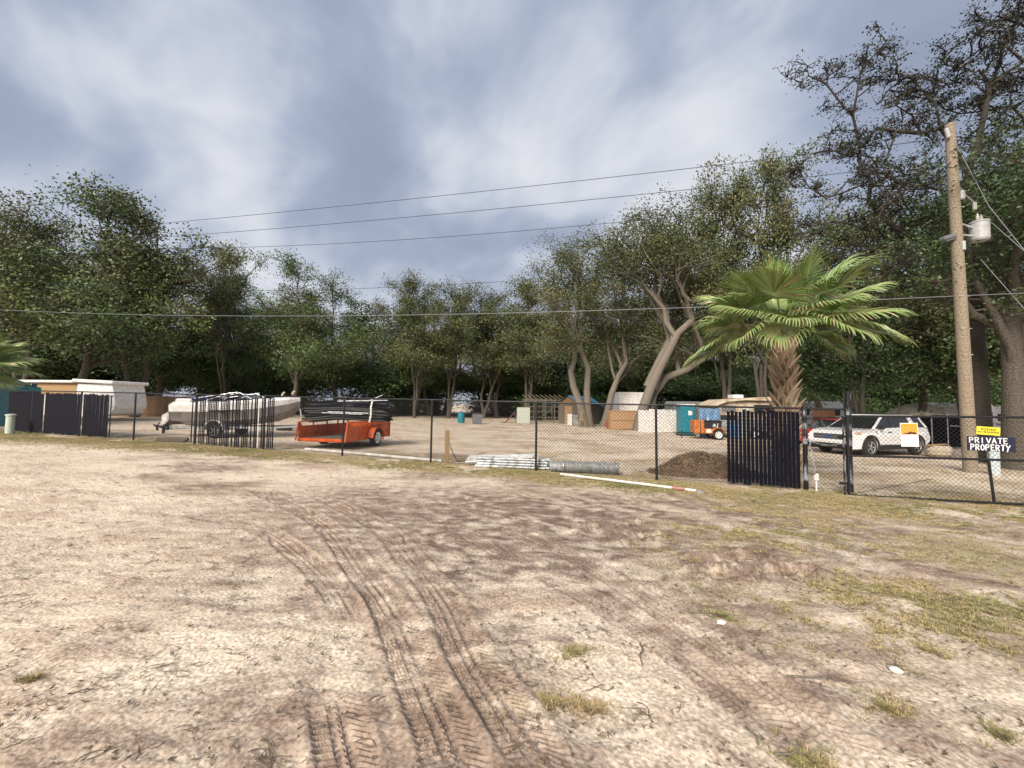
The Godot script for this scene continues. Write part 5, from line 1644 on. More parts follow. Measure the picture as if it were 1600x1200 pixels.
	for s in [-1.0, 1.0]:
		m.box(Vector3(-0.4, 0.45, s * 0.62), Vector3(4.8, 0.1, 0.06), 0.01)
		m.tube([Vector3(2.0, 0.45, s * 0.62), Vector3(3.3, 0.5, 0)], 0.04, 6)
		m.box(Vector3(-0.9, 0.56, s * 0.5), Vector3(2.8, 0.06, 0.1), 0.01)
	m.tube([Vector3(3.3, 0.5, 0), Vector3(4.0, 0.5, 0)], 0.04, 6)
	m.tube([Vector3(3.1, 0.5, 0), Vector3(2.95, 1.3, 0)], 0.04, 6)
	for x in [-2.6, -0.6, 1.4]: m.box(Vector3(x, 0.42, 0), Vector3(0.07, 0.08, 1.3), 0.01)
	m.tube([Vector3(-0.55, 0.34, -0.95), Vector3(-0.55, 0.34, 0.95)], 0.035, 6)
	part(b, "frame", m, M.galv)
	for s in [-1.0, 1.0]:
		wheel(b, Vector3(-0.55, 0.34, s * 1.02), 0.34, 0.2, M.alu, 5, 0.0 if s > 0 else PI)
		m = MB.new()
		var pts := arc(-0.55, 0.34, 0.45, 0.05, PI - 0.05, 12)
		for k in pts.size() - 1:
			var p: Vector2 = pts[k]; var q: Vector2 = pts[k + 1]
			m.quad(Vector3(p.x, p.y, s * 0.88), Vector3(q.x, q.y, s * 0.88), Vector3(q.x, q.y, s * 1.16), Vector3(p.x, p.y, s * 1.16))
		m.tube(pts.map(func(p): return Vector3(p.x, p.y, s * 1.16)), 0.03, 6)
		part(b, "mudguard", m, M.pvc)
	m = MB.new(); m.tube([Vector3(3.8, -0.1, 0.05), Vector3(3.8, 0.75, 0.05)], 0.03, 6)
	part(b, "jack", m, M.galv)

func glass_pane() -> StandardMaterial3D:
	if not M.has("pane"):
		M.pane = mat(Color(0.55, 0.62, 0.62), 0.05)
		M.pane.albedo_color.a = 0.25
		M.pane.transparency = BaseMaterial3D.TRANSPARENCY_ALPHA
	return M.pane

# ---------------------------------------------------------------- everything else in the yard
func bx(m: MB, x0: float, x1: float, y0: float, y1: float, z0: float, z1: float, b := 0.0) -> MB:
	m.box(Vector3((x0 + x1) * 0.5, (y0 + y1) * 0.5, (z0 + z1) * 0.5), Vector3(absf(x1 - x0), absf(y1 - y0), absf(z1 - z0)), b)
	return m
func nb() -> MB: return MB.new()

func make_camper() -> void:
	var c := on_ground(134, 27.6)
	var t := thing("camper_trailer", "white camper trailer patched with bare plywood", "camper", c, -0.04)
	var m := nb()
	m.prism(PackedVector2Array([Vector2(-3.1, 0.36), Vector2(2.6, 0.36), Vector2(2.95, 0.5), Vector2(3.15, 0.85), Vector2(3.2, 1.15), Vector2(3.1, 1.7), Vector2(2.92, 2.42), Vector2(-3.1, 2.42)]), -1.1, 1.1)
	part(t, "shell", m, M.white)
	part(t, "roof", bx(nb(), -3.4, 0.55, 2.46, 2.62, -1.3, 1.35, 0.03), M.white)
	m = nb(); m.box(Vector3(1.75, 2.56, 0), Vector3(2.75, 0.22, 2.6), 0.05, Basis(Vector3(0, 0, 1), -0.04))
	part(t, "roof", m, M.white)
	part(t, "plywood_sheet", bx(nb(), -2.1, 0.55, 1.72, 2.44, 1.1, 1.125), M.wood_pale)
	part(t, "batten", bx(nb(), -2.1, 0.55, 1.9, 1.94, 1.125, 1.15), M.wood_pale)
	part(t, "window", bx(nb(), -2.85, -2.12, 1.78, 2.4, 1.1, 1.12), M.tint)
	part(t, "window_mullion", bx(nb(), -2.52, -2.48, 1.78, 2.4, 1.12, 1.14), M.white)
	var w := part(t, "window", bx(nb(), 0.95, 2.75, 1.3, 1.52, 1.1, 1.125), M.plastic_grey)
	for k in 6: part(w, "louvre", bx(nb(), 0.95 + k * 0.3, 1.2 + k * 0.3, 1.32, 1.5, 1.125, 1.14, 0.004), M.pvc)
	part(t, "trim_strip", bx(nb(), 0.7, 3.1, 1.6, 1.66, 1.1, 1.13, 0.008), M.grey_canvas)
	part(t, "trim_strip", bx(nb(), 0.6, 3.14, 0.92, 0.95, 1.1, 1.12, 0.004), M.plastic_grey)
	for s in [-1.0, 1.0]: wheel(t, Vector3(-0.6, 0.33, s * 1.02), 0.33, 0.2, M.white, 0, 0.0 if s > 0 else PI)
	for x in [2.15, 0.4]:
		m = nb(); m.tube([Vector3(x + 0.03, 0.4, 1.0), Vector3(x, 0.0, 1.0)], 0.03, 6); part(t, "jack", m, M.pvc)

func plank_fence(a: Vector3, b: Vector3, h: float, label: String) -> void:
	var t := thing("plank_fence", label, "fence", a)
	var L := (b - a).length()
	t.rotation.y = yaw_to(a, b)
	var rng := RandomNumberGenerator.new(); rng.seed = 3
	var tones := [mat(Color(0.4, 0.22, 0.11), 0.85, 0.0, "grain", 2.2), mat(Color(0.46, 0.27, 0.14), 0.85, 0.0, "grain", 2.2), mat(Color(0.36, 0.2, 0.1), 0.85, 0.0, "grain", 2.2)]
	var ms := []
	for k in 3: ms.append(bx(nb(), -0.068, 0.068, -0.1, h, -0.01, 0.01).mesh(tones[k]))
	var x := 0.07
	while x < L:
		var o := part(t, "plank", ms[rng.randi() % 3])
		o.position = Vector3(x, rng.randf_range(-0.03, 0.01), 0)
		x += 0.145
	for y in [0.25, h * 0.52, h - 0.22]: part(t, "rail", bx(nb(), 0, L, y - 0.05, y + 0.05, 0.012, 0.06), tones[2])
	x = 0.0
	while x < L:
		part(t, "post", bx(nb(), x - 0.06, x + 0.06, -0.2, h + 0.02, 0.03, 0.15), tones[2]); x += 2.4

func tarp_tent(label: String, c: Vector3, w: float, d: float, h: float, eave: float, m: Material, turn := 0.0, side: Material = null) -> Node3D:
	var t := thing("tarp_shelter", label, "tarp shelter", c, turn)
	var r := nb()
	r.quad(Vector3(-w / 2, eave, d / 2), Vector3(w / 2, eave, d / 2), Vector3(w / 2 - 0.15, h, 0), Vector3(-w / 2 + 0.15, h, 0))
	r.quad(Vector3(w / 2, eave, -d / 2), Vector3(-w / 2, eave, -d / 2), Vector3(-w / 2 + 0.15, h, 0), Vector3(w / 2 - 0.15, h, 0))
	part(t, "roof_sheet", r, m)
	r = nb()
	var k := 9
	for i in k:
		var x0 := lerpf(-w / 2, w / 2, float(i) / k); var x1 := lerpf(-w / 2, w / 2, float(i + 1) / k)
		var z0 := d / 2 + 0.06 * (i % 2); var z1 := d / 2 + 0.06 * ((i + 1) % 2)
		r.quad(Vector3(x0, 0.05 + 0.07 * (i % 3), z0 + 0.1), Vector3(x1, 0.05 + 0.07 * ((i + 1) % 3), z1 + 0.1), Vector3(x1, eave, z1), Vector3(x0, eave, z0))
	r.quad(Vector3(w / 2, 0, d / 2), Vector3(w / 2, 0, -d / 2), Vector3(w / 2, eave, -d / 2), Vector3(w / 2, eave, d / 2))
	part(t, "side_sheet", r, side if side else m)
	for q in [[-1, -1], [-1, 1], [1, -1], [1, 1]]:
		r = nb(); r.tube([Vector3(q[0] * w * 0.48, -0.1, q[1] * d * 0.45), Vector3(q[0] * w * 0.48, eave, q[1] * d * 0.45)], 0.03, 6)
		part(t, "pole", r, M.galv)
	return t

func simple_rv(label: String, c: Vector3, L: float, h: float, turn: float) -> void:
	var t := thing("travel_trailer", label, "camper", c, turn)
	var m := nb()
	m.prism(PackedVector2Array([Vector2(-L / 2, 0.5), Vector2(L / 2 - 0.3, 0.5), Vector2(L / 2, 0.9), Vector2(L / 2 - 0.1, h - 0.3), Vector2(L / 2 - 0.45, h), Vector2(-L / 2 + 0.2, h), Vector2(-L / 2, h - 0.25)]), -1.15, 1.15)
	part(t, "shell", m, M.white)
	for q in [[-0.32, 0.16], [0.02, 0.12], [0.28, 0.14]]: part(t, "window", bx(nb(), L * q[0], L * (q[0] + q[1]), h * 0.5, h * 0.74, 1.15, 1.17), M.tint)
	part(t, "door", bx(nb(), L * -0.13, L * -0.13 + 0.65, 0.6, h - 0.35, 1.15, 1.175, 0.01), M.pvc)
	part(t, "stripe", bx(nb(), -L * 0.48, L * 0.46, h * 0.36, h * 0.42, 1.15, 1.165), M.grey_canvas)
	for s in [-1.0, 1.0]: wheel(t, Vector3(0, 0.34, s * 1.05), 0.34, 0.2, M.white, 0, 0.0 if s > 0 else PI)

func make_yard() -> void:
	var m: MB
	var rng := RandomNumberGenerator.new(); rng.seed = 21
	make_camper()
	plank_fence(on_ground(165, 35.0), on_ground(299, 35.5), 1.75, "new brown plank fence beside the white camper")
	tarp_tent("blue tarp shelter at the end of the slatted fence", on_ground(-22, 21.5), 2.9, 2.4, 2.35, 2.02, M.sky_tarp, 0.05, M.teal)
	# pale marker post in front of the fence
	m = nb()
	m.lathe([Vector2(0.13, -0.1), Vector2(0.14, 0.05), Vector2(0.135, 0.74), Vector2(0.165, 0.75), Vector2(0.165, 0.8), Vector2(0.1, 0.82), Vector2(0, 0.825)], 14)
	single("marker_post", m, M.pale_green, "short pale green marker post in front of the slatted fence", "post", gnd(15, 677.5))
	make_boat()
	# things on the ground by the boat
	m = nb(); m.box(Vector3(0, 0.5, 0), Vector3(0.45, 0.62, 0.4), 0.1); m.box(Vector3(0, 0.1, 0), Vector3(0.36, 0.2, 0.34), 0.02); m.tube([Vector3(-0.05, 0.8, 0), Vector3(0.05, 0.86, 0)], 0.07, 8)
	single("water_tank", m, M.pvc, "white plastic tank standing behind the boat's motor", "tank", on_ground(263, 21.5))
	m = nb(); m.tube([Vector3(-0.55, 0.09, 0), Vector3(0.05, 0.1, 0.02), Vector3(0.6, 0.08, -0.03)], [0.09, 0.1, 0.085], 9)
	m.box(Vector3(0.1, 0.05, 0.18), Vector3(1.1, 0.07, 0.14), 0.01, Basis(Vector3.UP, 0.06))
	single("weathered_log", m, M.wood_grey, "weathered log and board lying near the fence foot", "log", gnd(268, 690))
	m = nb(); m.tube([Vector3(-0.5, 0.16, 0), Vector3(0.5, 0.16, 0.05)], 0.16, 12); m.tube([Vector3(-0.5, 0.16, 0), Vector3(-0.502, 0.16, 0)], 0.05, 8)
	single("rubber_roll", m, M.rubber, "black rubber roll lying under the boat's bow", "roll", on_ground(450, 22.5))
	m = nb(); bx(m, -0.16, 0.16, 0, 0.24, -0.12, 0.12, 0.02)
	single("concrete_block", m, M.concrete, "grey concrete block beside the orange trailer", "block", gnd(463, 674.5))
	make_orange_trailer()
	# wooden stake with a black cable
	var sp := gnd(698, 724.5)
	m = nb(); bx(m, -0.065, 0.065, -0.2, 0.96, -0.045, 0.045, 0.008)
	single("wooden_stake", m, M.wood_pale, "square wooden stake standing between the fence and the pipes", "stake", sp, 0.2)
	m = nb()
	m.tube([sp + Vector3(0.075, 0.58, 0.0), sp + Vector3(0.16, 0.3, -0.05), sp + Vector3(0.3, 0.06, -0.08), sp + Vector3(0.5, 0.05, -0.1), sp + Vector3(0.75, 0.12, -0.12), sp + Vector3(0.9, 0.27, -0.15), sp + Vector3(1.1, 0.3, -0.2)], 0.011, 6)
	single("black_cable", m, M.cable, "black cable looping from the wooden stake to the pipes", "cable")
	# galvanised fence pipes
	var pa := gnd(748, 731); var pb := gnd(857, 737)
	pa.z -= 0.45; pb.z -= 0.45
	var t := thing("pipe_stack", "stack of galvanised pipes tied with wire behind the fence", "pipes", (pa + pb) * 0.5, yaw_to(pa, pb))
	var PL := (pb - pa).length() * 1.02
	var tube := nb(); tube.tube([Vector3(-PL / 2, 0, 0), Vector3(PL / 2, 0, 0)], 0.034, 8)
	var tm := tube.mesh(M.galv)
	for r in 4:
		for i in 9 - r:
			var o := part(t, "pipe", tm)
			o.position = Vector3(rng.randf_range(-0.06, 0.06), 0.04 + r * 0.066, (i - (9 - r) * 0.5) * 0.075)
			o.rotation = Vector3(0, rng.randf_range(-0.012, 0.012), rng.randf_range(-0.008, 0.008))
	for x in [-0.55, 0.75]:
		var ring := []
		for k in 13: ring.append(Vector3(x + 0.02 * sin(k * 1.0), 0.13 + 0.15 * sin(TAU * k / 12.0), 0.37 * cos(TAU * k / 12.0)))
		m = nb(); m.tube(ring, 0.008, 5, false); part(t, "tie_wire", m, M.cable)
	for i in 5:
		m = nb(); m.tube([Vector3(-PL / 2 - 0.35, 0.12 + 0.03 * i, 0.2 - 0.08 * i), Vector3(PL / 2 - 0.4, 0.3 + 0.012 * i, 0.1 - 0.07 * i)], 0.026, 8)
		part(t, "pipe", m, M.galv)
	# roll of new wire mesh: open weave of turns
	var ra := gnd(862, 741); var rb := gnd(974, 746)
	ra.z -= 0.4; rb.z -= 0.4
	t = thing("wire_mesh_roll", "roll of new galvanised chain-link wire lying behind the fence", "wire roll", (ra + rb) * 0.5, yaw_to(ra, rb))
	var RL := (rb - ra).length()
	m = nb(); m.tube([Vector3(-RL / 2, 0.155, 0), Vector3(0, 0.17, 0), Vector3(RL / 2, 0.155, 0)], [0.10, 0.11, 0.11], 12)
	part(t, "inner_turns", m, M.galv)
	m = nb()
	for sgn in [-1.0, 1.0]:
		for k in 22:
			var hel := []
			for i in 17:
				var u := i / 16.0
				var a: float = TAU * (k / 22.0 + sgn * u * 3.4)
				hel.append(Vector3((u - 0.5) * RL, 0.16 + 0.01 * sin(u * PI), 0) + Vector3(0, cos(a), sin(a)) * (0.155 + 0.004 * sgn))
			m.tube(hel, 0.004, 3, false)
	var wv := part(t, "woven_wire", m, M.galv)
	wv.set_meta("kind", "stuff")
	for x in [-0.3, 0.15, 0.45]:
		var ring := []
		for k in 13: ring.append(Vector3(x * RL, 0.165 + 0.168 * sin(TAU * k / 12.0), 0.168 * cos(TAU * k / 12.0)))
		m = nb(); m.tube(ring, 0.007, 5, false); part(t, "tie_wire", m, M.alu)
	# long plastic pipes on the ground
	var l0 := gnd(876, 743); var l1 := gnd(1088, 769.5)
	m = nb(); m.tube([l0 + Vector3(0, 0.035, 0), l0.lerp(l1, 0.5) + Vector3(0, 0.05, 0.08), l1 + Vector3(0, 0.035, 0)], 0.032, 10)
	t = thing("plastic_pipe", "long white plastic pipe lying in front of the fence", "pipe")
	part(t, "tube", m, M.pvc)
	m = nb(); m.tube([l1.lerp(l0, 0.16) + Vector3(0, 0.04, 0.03), l1.lerp(l0, 0.07) + Vector3(0, 0.038, 0.01)], 0.036, 10)
	part(t, "faded_red_collar", m, mat(Color(0.45, 0.22, 0.2), 0.6, 0.0, "grime", 3.0))
	l0 = gnd(476, 704); l1 = gnd(690, 723)
	m = nb(); m.tube([l0 + Vector3(0, 0.05, -0.05), l0.lerp(l1, 0.5) + Vector3(0, 0.045, -0.12), l1 + Vector3(0, 0.04, -0.05)], 0.045, 10)
	single("plastic_pipe", m, M.pvc, "white plastic pipe lying along the fence under the orange trailer", "pipe")
	m = nb()
	var rk := gnd(1094, 771)
	m.t = Transform3D(Basis.from_scale(Vector3(1.0, 0.55, 0.7)), Vector3())
	m.lathe([Vector2(0.0, -0.1), Vector2(0.1, -0.06), Vector2(0.13, 0.02), Vector2(0.09, 0.1), Vector2(0, 0.12)], 9)
	single("pale_rock", m, M.concrete, "pale rock at the end of the long plastic pipe", "rock", rk)
	make_mulch()
	# crumpled scraps and sticks in the foreground
	for q in [[1401, 1052, "crumpled white paper scrap lying in the weeds", 0.04], [1127, 977, "flattened white wrapper beside a green weed clump", 0.036]]:
		m = nb()
		var s: float = q[3]
		var pts := []
		for k in 9: pts.append(Vector3(cos(TAU * k / 9.0) * s * rng.randf_range(0.7, 1.2), rng.randf_range(0.0, 0.025), sin(TAU * k / 9.0) * s * rng.randf_range(0.5, 0.9)))
		for k in 9: m.tri(Vector3(0, 0.03, 0), pts[(k + 1) % 9], pts[k])
		single("paper_scrap", m, mat(Color(0.55, 0.55, 0.53), 0.8), q[2], "litter", gnd(q[0], q[1]) + Vector3(0, 0.012, 0))
	for q in [[1185, 1170, 1165, 1140, "bare stick lying beside a grass clump near the tyre ruts"], [1230, 1062, 1330, 1072, "thin bare twig lying across the weedy sand"], [1000, 1010, 1004, 1045, "short straight twig on bare sand"], [1210, 1185, 1265, 1190, "dark curved root lying in the sand"]]:
		var a := gnd(q[0], q[1]) + Vector3(0, 0.022, 0); var b := gnd(q[2], q[3]) + Vector3(0, 0.022, 0)
		m = nb(); m.tube([a, a.lerp(b, 0.35) + Vector3(0.012, 0.012, 0.01), a.lerp(b, 0.7) + Vector3(-0.012, 0.016, -0.008), b], [0.007, 0.006, 0.005, 0.003], 5)
		single("stick", m, M.wood_grey, q[4], "stick")
	# middle distance
	m = nb(); m.lathe([Vector2(0.0, 0.0), Vector2(0.3, 0.0), Vector2(0.33, 0.3), Vector2(0.33, 0.62), Vector2(0.3, 0.9), Vector2(0.2, 0.93), Vector2(0, 0.94)], 16)
	single("plastic_barrel", m, M.teal, "teal plastic barrel at the edge of the grove", "barrel", on_ground(721, 36.5))
	t = thing("rubbish_bin", "dark wheeled rubbish bin beside the teal barrel", "bin", on_ground(746, 35.5), 0.2)
	m = nb(); m.prism(PackedVector2Array([Vector2(-0.36, 0.02), Vector2(0.36, 0.02), Vector2(0.42, 0.9), Vector2(-0.42, 0.9)]), -0.34, 0.34); part(t, "body", m, M.plastic_grey)
	m = nb(); m.box(Vector3(0, 0.93, 0), Vector3(0.9, 0.07, 0.76), 0.025, Basis(Vector3(1, 0, 0), 0.06)); part(t, "lid", m, M.trim)
	for s in [-1.0, 1.0]: wheel(t, Vector3(s * 0.3, 0.1, -0.36), 0.1, 0.06, M.plastic_grey, 0)
	t = thing("upright_panel", "pale upright board leaning beside the timber frame", "board", on_ground(818, 38.6), 0.1)
	part(t, "sheet", bx(nb(), -0.62, 0.62, 0.0, 1.5, -0.03, 0.03, 0.01), M.pale_green)
	part(t, "prop", bx(nb(), -0.05, 0.05, 0.0, 1.2, -0.5, -0.03), M.wood_grey)
	t = thing("slide_chute", "brown plastic slide beside the pale upright board", "slide", on_ground(795, 39.5))
	m = nb(); m.prism(PackedVector2Array([Vector2(-0.8, 0.05), Vector2(-0.3, 0.1), Vector2(0.5, 1.0), Vector2(0.6, 1.0), Vector2(0.5, 0.85), Vector2(-0.25, 0.0), Vector2(-0.8, -0.02)]), -0.25, 0.25); part(t, "chute", m, M.rust)
	m = nb()
	for s in [-0.25, 0.25]: m.tube([Vector3(0.75, -0.05, s), Vector3(0.55, 1.15, s)], 0.03, 6)
	for k in 3: m.tube([Vector3(0.72 - 0.05 * k, 0.25 + 0.25 * k, -0.25), Vector3(0.72 - 0.05 * k, 0.25 + 0.25 * k, 0.25)], 0.02, 5)
	part(t, "ladder", m, M.plastic_grey)
	# open timber frame
	t = thing("timber_shelter", "open weathered timber shelter under the oaks", "shed frame", on_ground(850, 42.0), 0.05)
	for x in [-1.9, -0.95, 0.0, 0.95, 1.9]:
		for z in [-0.9, 0.9]: part(t, "post", bx(nb(), x - 0.05, x + 0.05, -0.1, 2.2, z - 0.05, z + 0.05), M.wood_grey)
	for z in [-0.9, 0.9]: part(t, "beam", bx(nb(), -2.1, 2.1, 2.2, 2.34, z - 0.05, z + 0.05), M.wood_grey)
	for k in 9:
		m = nb(); m.box(Vector3(-1.9 + k * 0.475, 2.55, 0), Vector3(0.06, 0.12, 2.3), 0.0, Basis(Vector3(0, 0, 1), 0.7) * Basis(Vector3(1, 0, 0), 0.3))
		part(t, "rafter", m, M.wood_grey)
	for y in [0.5, 1.1, 1.6]: part(t, "rail", bx(nb(), -1.9, 1.9, y - 0.05, y + 0.05, -0.98, -0.93), M.wood_grey)
	# shed with blue sheeted roof
	t = thing("garden_shed", "small wooden shed with a blue sheeted roof", "shed", on_ground(905, 40.5), -0.75)
	t.scale = Vector3.ONE * 0.98
	m = nb(); m.prism(PackedVector2Array([Vector2(-1.25, 0), Vector2(1.25, 0), Vector2(1.25, 1.95), Vector2(0, 2.75), Vector2(-1.25, 1.95)]), -1.8, 1.8); part(t, "wall", m, M.wood_grey)
	for k in 6:
		var y := 1.97 + k * 0.125
		var hw := 1.25 * (2.75 - y) / 0.8
		part(t, "gable_board", bx(nb(), -hw, hw, y, y + 0.115, 1.8, 1.83), mat(Color(0.36, 0.21, 0.09), 0.7, 0.0, "grain", 2.0))
	for s in [-1.0, 1.0]:
		m = nb(); m.quad(Vector3(0, 2.82, 2.05), Vector3(s * 1.55, 1.83, 2.05), Vector3(s * 1.55, 1.83, -2.0), Vector3(0, 2.82, -2.0))
		part(t, "roof_sheet", m, M.blue if s < 0 else M.sky_tarp)
	part(t, "door", bx(nb(), -0.45, 0.4, 0.0, 1.8, 1.8, 1.83), M.wood_pale)
	m = nb(); m.box(Vector3(), Vector3(2.5, 0.03, 2.2), 0.01, Basis(Vector3(0, 0, 1), -0.3))
	single("blue_tarp", m, M.blue, "bright blue tarp stretched beside the small wooden shed", "tarp", on_ground(934, 39.5) + Vector3(0, 1.95, 0))
	t = thing("refrigerator", "white refrigerator standing in front of the wooden shed", "refrigerator", on_ground(890, 37.6))
	part(t, "cabinet", bx(nb(), -0.2, 0.2, 0, 1.0, -0.3, 0.3, 0.02), M.white); part(t, "door", bx(nb(), -0.2, 0.2, 0.32, 0.98, 0.3, 0.33, 0.01), M.white)
	t = thing("metal_cabinet", "grey metal cabinet beside the white refrigerator", "cabinet", on_ground(900, 37.4))
	part(t, "cabinet", bx(nb(), -0.3, 0.3, 0, 0.95, -0.25, 0.25, 0.02), M.grey_canvas); part(t, "door", bx(nb(), -0.28, 0.28, 0.05, 0.9, 0.25, 0.27, 0.005), M.grey_canvas)
	t = thing("saw_horse", "pale wooden trestle leaning at the forked trunks", "trestle", on_ground(909, 34.2))
	for s in [-1.0, 1.0]:
		m = nb(); m.tube([Vector3(-0.35 * s, -0.03, 0.2), Vector3(0.1 * s, 1.35, 0)], 0.035, 6); part(t, "leg", m, M.wood_pale)
	part(t, "crossbar", bx(nb(), -0.2, 0.2, 0.62, 0.7, 0.06, 0.1), M.wood_pale)
	# box trailer, tan bin, red can
	t = thing("box_trailer", "white box trailer standing behind the leaning oak", "trailer", on_ground(984, 38.5), 0.05)
	part(t, "box", bx(nb(), -1.35, 1.35, 0.6, 3.15, -2.4, 1.1, 0.03), M.white)
	for x in [-0.45, 0.45]: part(t, "door_seam", bx(nb(), x - 0.02, x + 0.02, 0.7, 3.05, 1.1, 1.12), M.pvc)
	for s in [-1.0, 1.0]: wheel(t, Vector3(s * 1.15, 0.36, -0.6), 0.36, 0.22, M.white, 0, PI / 2)
	t = thing("wooden_bin", "tan boarded wooden bin at the foot of the leaning oak", "bin", on_ground(974, 31.8), 0.06)
	part(t, "back_panel", bx(nb(), -1.0, 1.0, 0.02, 1.5, -0.9, -0.86), M.wood_pale)
	var pl := bx(nb(), -0.075, 0.075, 0.02, 1.5, -0.012, 0.012, 0.004).mesh(mat(Color(0.56, 0.37, 0.22), 0.85, 0.0, "grain", 2.0))
	for k in 13:
		var o := part(t, "board", pl); o.position = Vector3(-0.93 + k * 0.155, 0, 0.0)
	for y in [0.12, 0.78, 1.44]: part(t, "rail", bx(nb(), -1.02, 1.02, y - 0.045, y + 0.045, 0.014, 0.05), M.wood_pale)
	for s in [-1.0, 1.0]: part(t, "side_panel", bx(nb(), s * 1.0 - 0.02, s * 1.0 + 0.02, 0.02, 1.5, -0.86, -0.014), M.wood_pale)
	m = nb(); m.box(Vector3(0, 0.3, 0), Vector3(0.34, 0.55, 0.4), 0.08); m.box(Vector3(0.05, 0.62, 0), Vector3(0.16, 0.14, 0.1), 0.03); m.tube([Vector3(-0.1, 0.58, 0), Vector3(-0.18, 0.75, 0)], 0.04, 6)
	single("fuel_can", m, M.red, "red fuel can beside the tan wooden bin", "can", on_ground(951, 32.5))
	# white enclosure, portable toilet, tarps, tent camper, compressor
	t = thing("white_enclosure", "white panelled enclosure between the leaning oak and the teal toilet", "enclosure", on_ground(1038, 29.5), 0.3)
	for k in 4: part(t, "panel", bx(nb(), -1.2 + k * 0.6, -0.61 + k * 0.6, 0.02, 1.68 - 0.02 * k, -0.03, 0.03, 0.01), M.white)
	for k in 5: part(t, "post", bx(nb(), -1.24 + k * 0.6, -1.16 + k * 0.6, -0.05, 1.7, -0.09, -0.03), M.pvc)
	part(t, "side_panel", bx(nb(), -1.22, -1.18, 0.02, 1.6, -1.4, -0.1), M.white)
	t = thing("portable_toilet", "teal portable toilet beside the white enclosure", "toilet", on_ground(1071, 27.2), -0.1)
	part(t, "cabin", bx(nb(), -0.46, 0.46, 0.08, 1.92, -0.5, 0.46, 0.03), M.teal)
	part(t, "door", bx(nb(), -0.36, 0.36, 0.16, 1.82, 0.46, 0.49, 0.01), M.teal)
	part(t, "roof", bx(nb(), -0.5, 0.5, 1.92, 2.06, -0.54, 0.5, 0.06), M.pvc)
	part(t, "skid", bx(nb(), -0.5, 0.5, 0.0, 0.08, -0.5, 0.5), M.trim)
	part(t, "notice", bx(nb(), 0.02, 0.26, 1.35, 1.62, 0.49, 0.5), M.paper)
	make_tent_camper()
	make_compressor()
	# beyond and beside the white vehicle
	t = thing("rusty_panels", "rusty iron panels stacked upright behind the end post", "panels", on_ground(1286, 23.0), 0.1)
	for k in 5:
		m = nb(); m.box(Vector3(-0.55 + k * 0.27, 0.98, 0.02 * k), Vector3(0.26, 1.9 - 0.05 * (k % 3), 0.03), 0.005, Basis(Vector3(0, 0, 1), 0.02 * (k - 2)))
		part(t, "panel", m, M.rust)
	for y in [0.35, 0.9, 1.45]: part(t, "rail", bx(nb(), -0.75, 0.75, y - 0.03, y + 0.03, 0.1, 0.14), M.trim)
	make_red_car()
	simple_rv("white travel trailer seen past the fan palm's trunk", on_ground(1262, 40.0), 5.5, 2.7, 0.1)
	simple_rv("white travel trailer seen beside the pole under the trees", on_ground(1496, 33.0), 4.2, 2.6, 0.25)
	simple_rv("small white trailer seen between the pole and the thick trunk", on_ground(1556, 34.0), 3.2, 2.35, -0.1)
	simple_rv("pale travel trailer deep in the trees behind the teal toilet", on_ground(1085, 47.0), 6.0, 2.6, 0.05)
	t = thing("canopy_tent", "cream canopy tent pitched beneath the oaks", "tent", on_ground(1436, 31.0), 0.1)
	m = nb()
	for k in 4:
		var a := TAU * k / 4.0 + PI / 4; var b := a + TAU / 4
		var p := Vector3(cos(a) * 1.95, 1.72, sin(a) * 1.95); var q := Vector3(cos(b) * 1.95, 1.72, sin(b) * 1.95)
		var pm := p * 0.5 + Vector3(0, 1.45, 0); var qm := q * 0.5 + Vector3(0, 1.45, 0)
		m.quad(q, p, pm, qm); m.tri(qm, pm, Vector3(0, 2.62, 0))
		m.quad(p, q, q - Vector3(0, 0.22, 0), p - Vector3(0, 0.22, 0))
	part(t, "canopy", m, mat(Color(0.62, 0.57, 0.48), 0.85, 0.0, "grime", 0.6))
	for k in 4:
		var a := TAU * k / 4.0 + PI / 4
		m = nb(); m.tube([Vector3(cos(a) * 1.9, -0.1, sin(a) * 1.9), Vector3(cos(a) * 1.9, 1.7, sin(a) * 1.9)], 0.03, 6); part(t, "leg", m, M.pvc)
	# dark screened pen
	t = thing("screened_pen", "black screened pen behind the white vehicle", "pen", on_ground(1492, 21.5), 0.12)
	part(t, "screen", bx(nb(), -1.5, 1.4, 0.1, 1.75, -0.01, 0.01), M.screen)
	part(t, "side_screen", bx(nb(), -1.5, -1.48, 0.1, 1.7, -1.8, -0.01), M.screen)
	for x in [-1.5, -0.55, 0.45, 1.4]:
		m = nb(); m.tube([Vector3(x, -0.1, 0.04), Vector3(x, 1.85, 0.04)], 0.025, 6); part(t, "pole", m, M.galv)
	m = nb(); m.tube([Vector3(-0.4, 1.2, 0.05), Vector3(1.3, 1.16, 0.05)], 0.02, 6); part(t, "rail", m, M.galv)
	m = nb(); m.tube([Vector3(1.0, -0.05, 0.3), Vector3(0.75, 1.75, 0.1)], 0.025, 6); m.tube([Vector3(1.3, -0.05, 0.3), Vector3(1.05, 1.75, 0.1)], 0.025, 6)
	for k in 6: m.tube([Vector3(0.97 - 0.035 * k, 0.2 + 0.26 * k, 0.27), Vector3(1.27 - 0.035 * k, 0.2 + 0.26 * k, 0.27)], 0.015, 5)
	single("ladder", m, M.alu, "aluminium ladder leaning on the black screened pen", "ladder", on_ground(1496, 20.9), 0.12)
	t = thing("stone_planter", "round cream stone planter with a board across its top", "planter", gnd(1467, 714), 0.1)
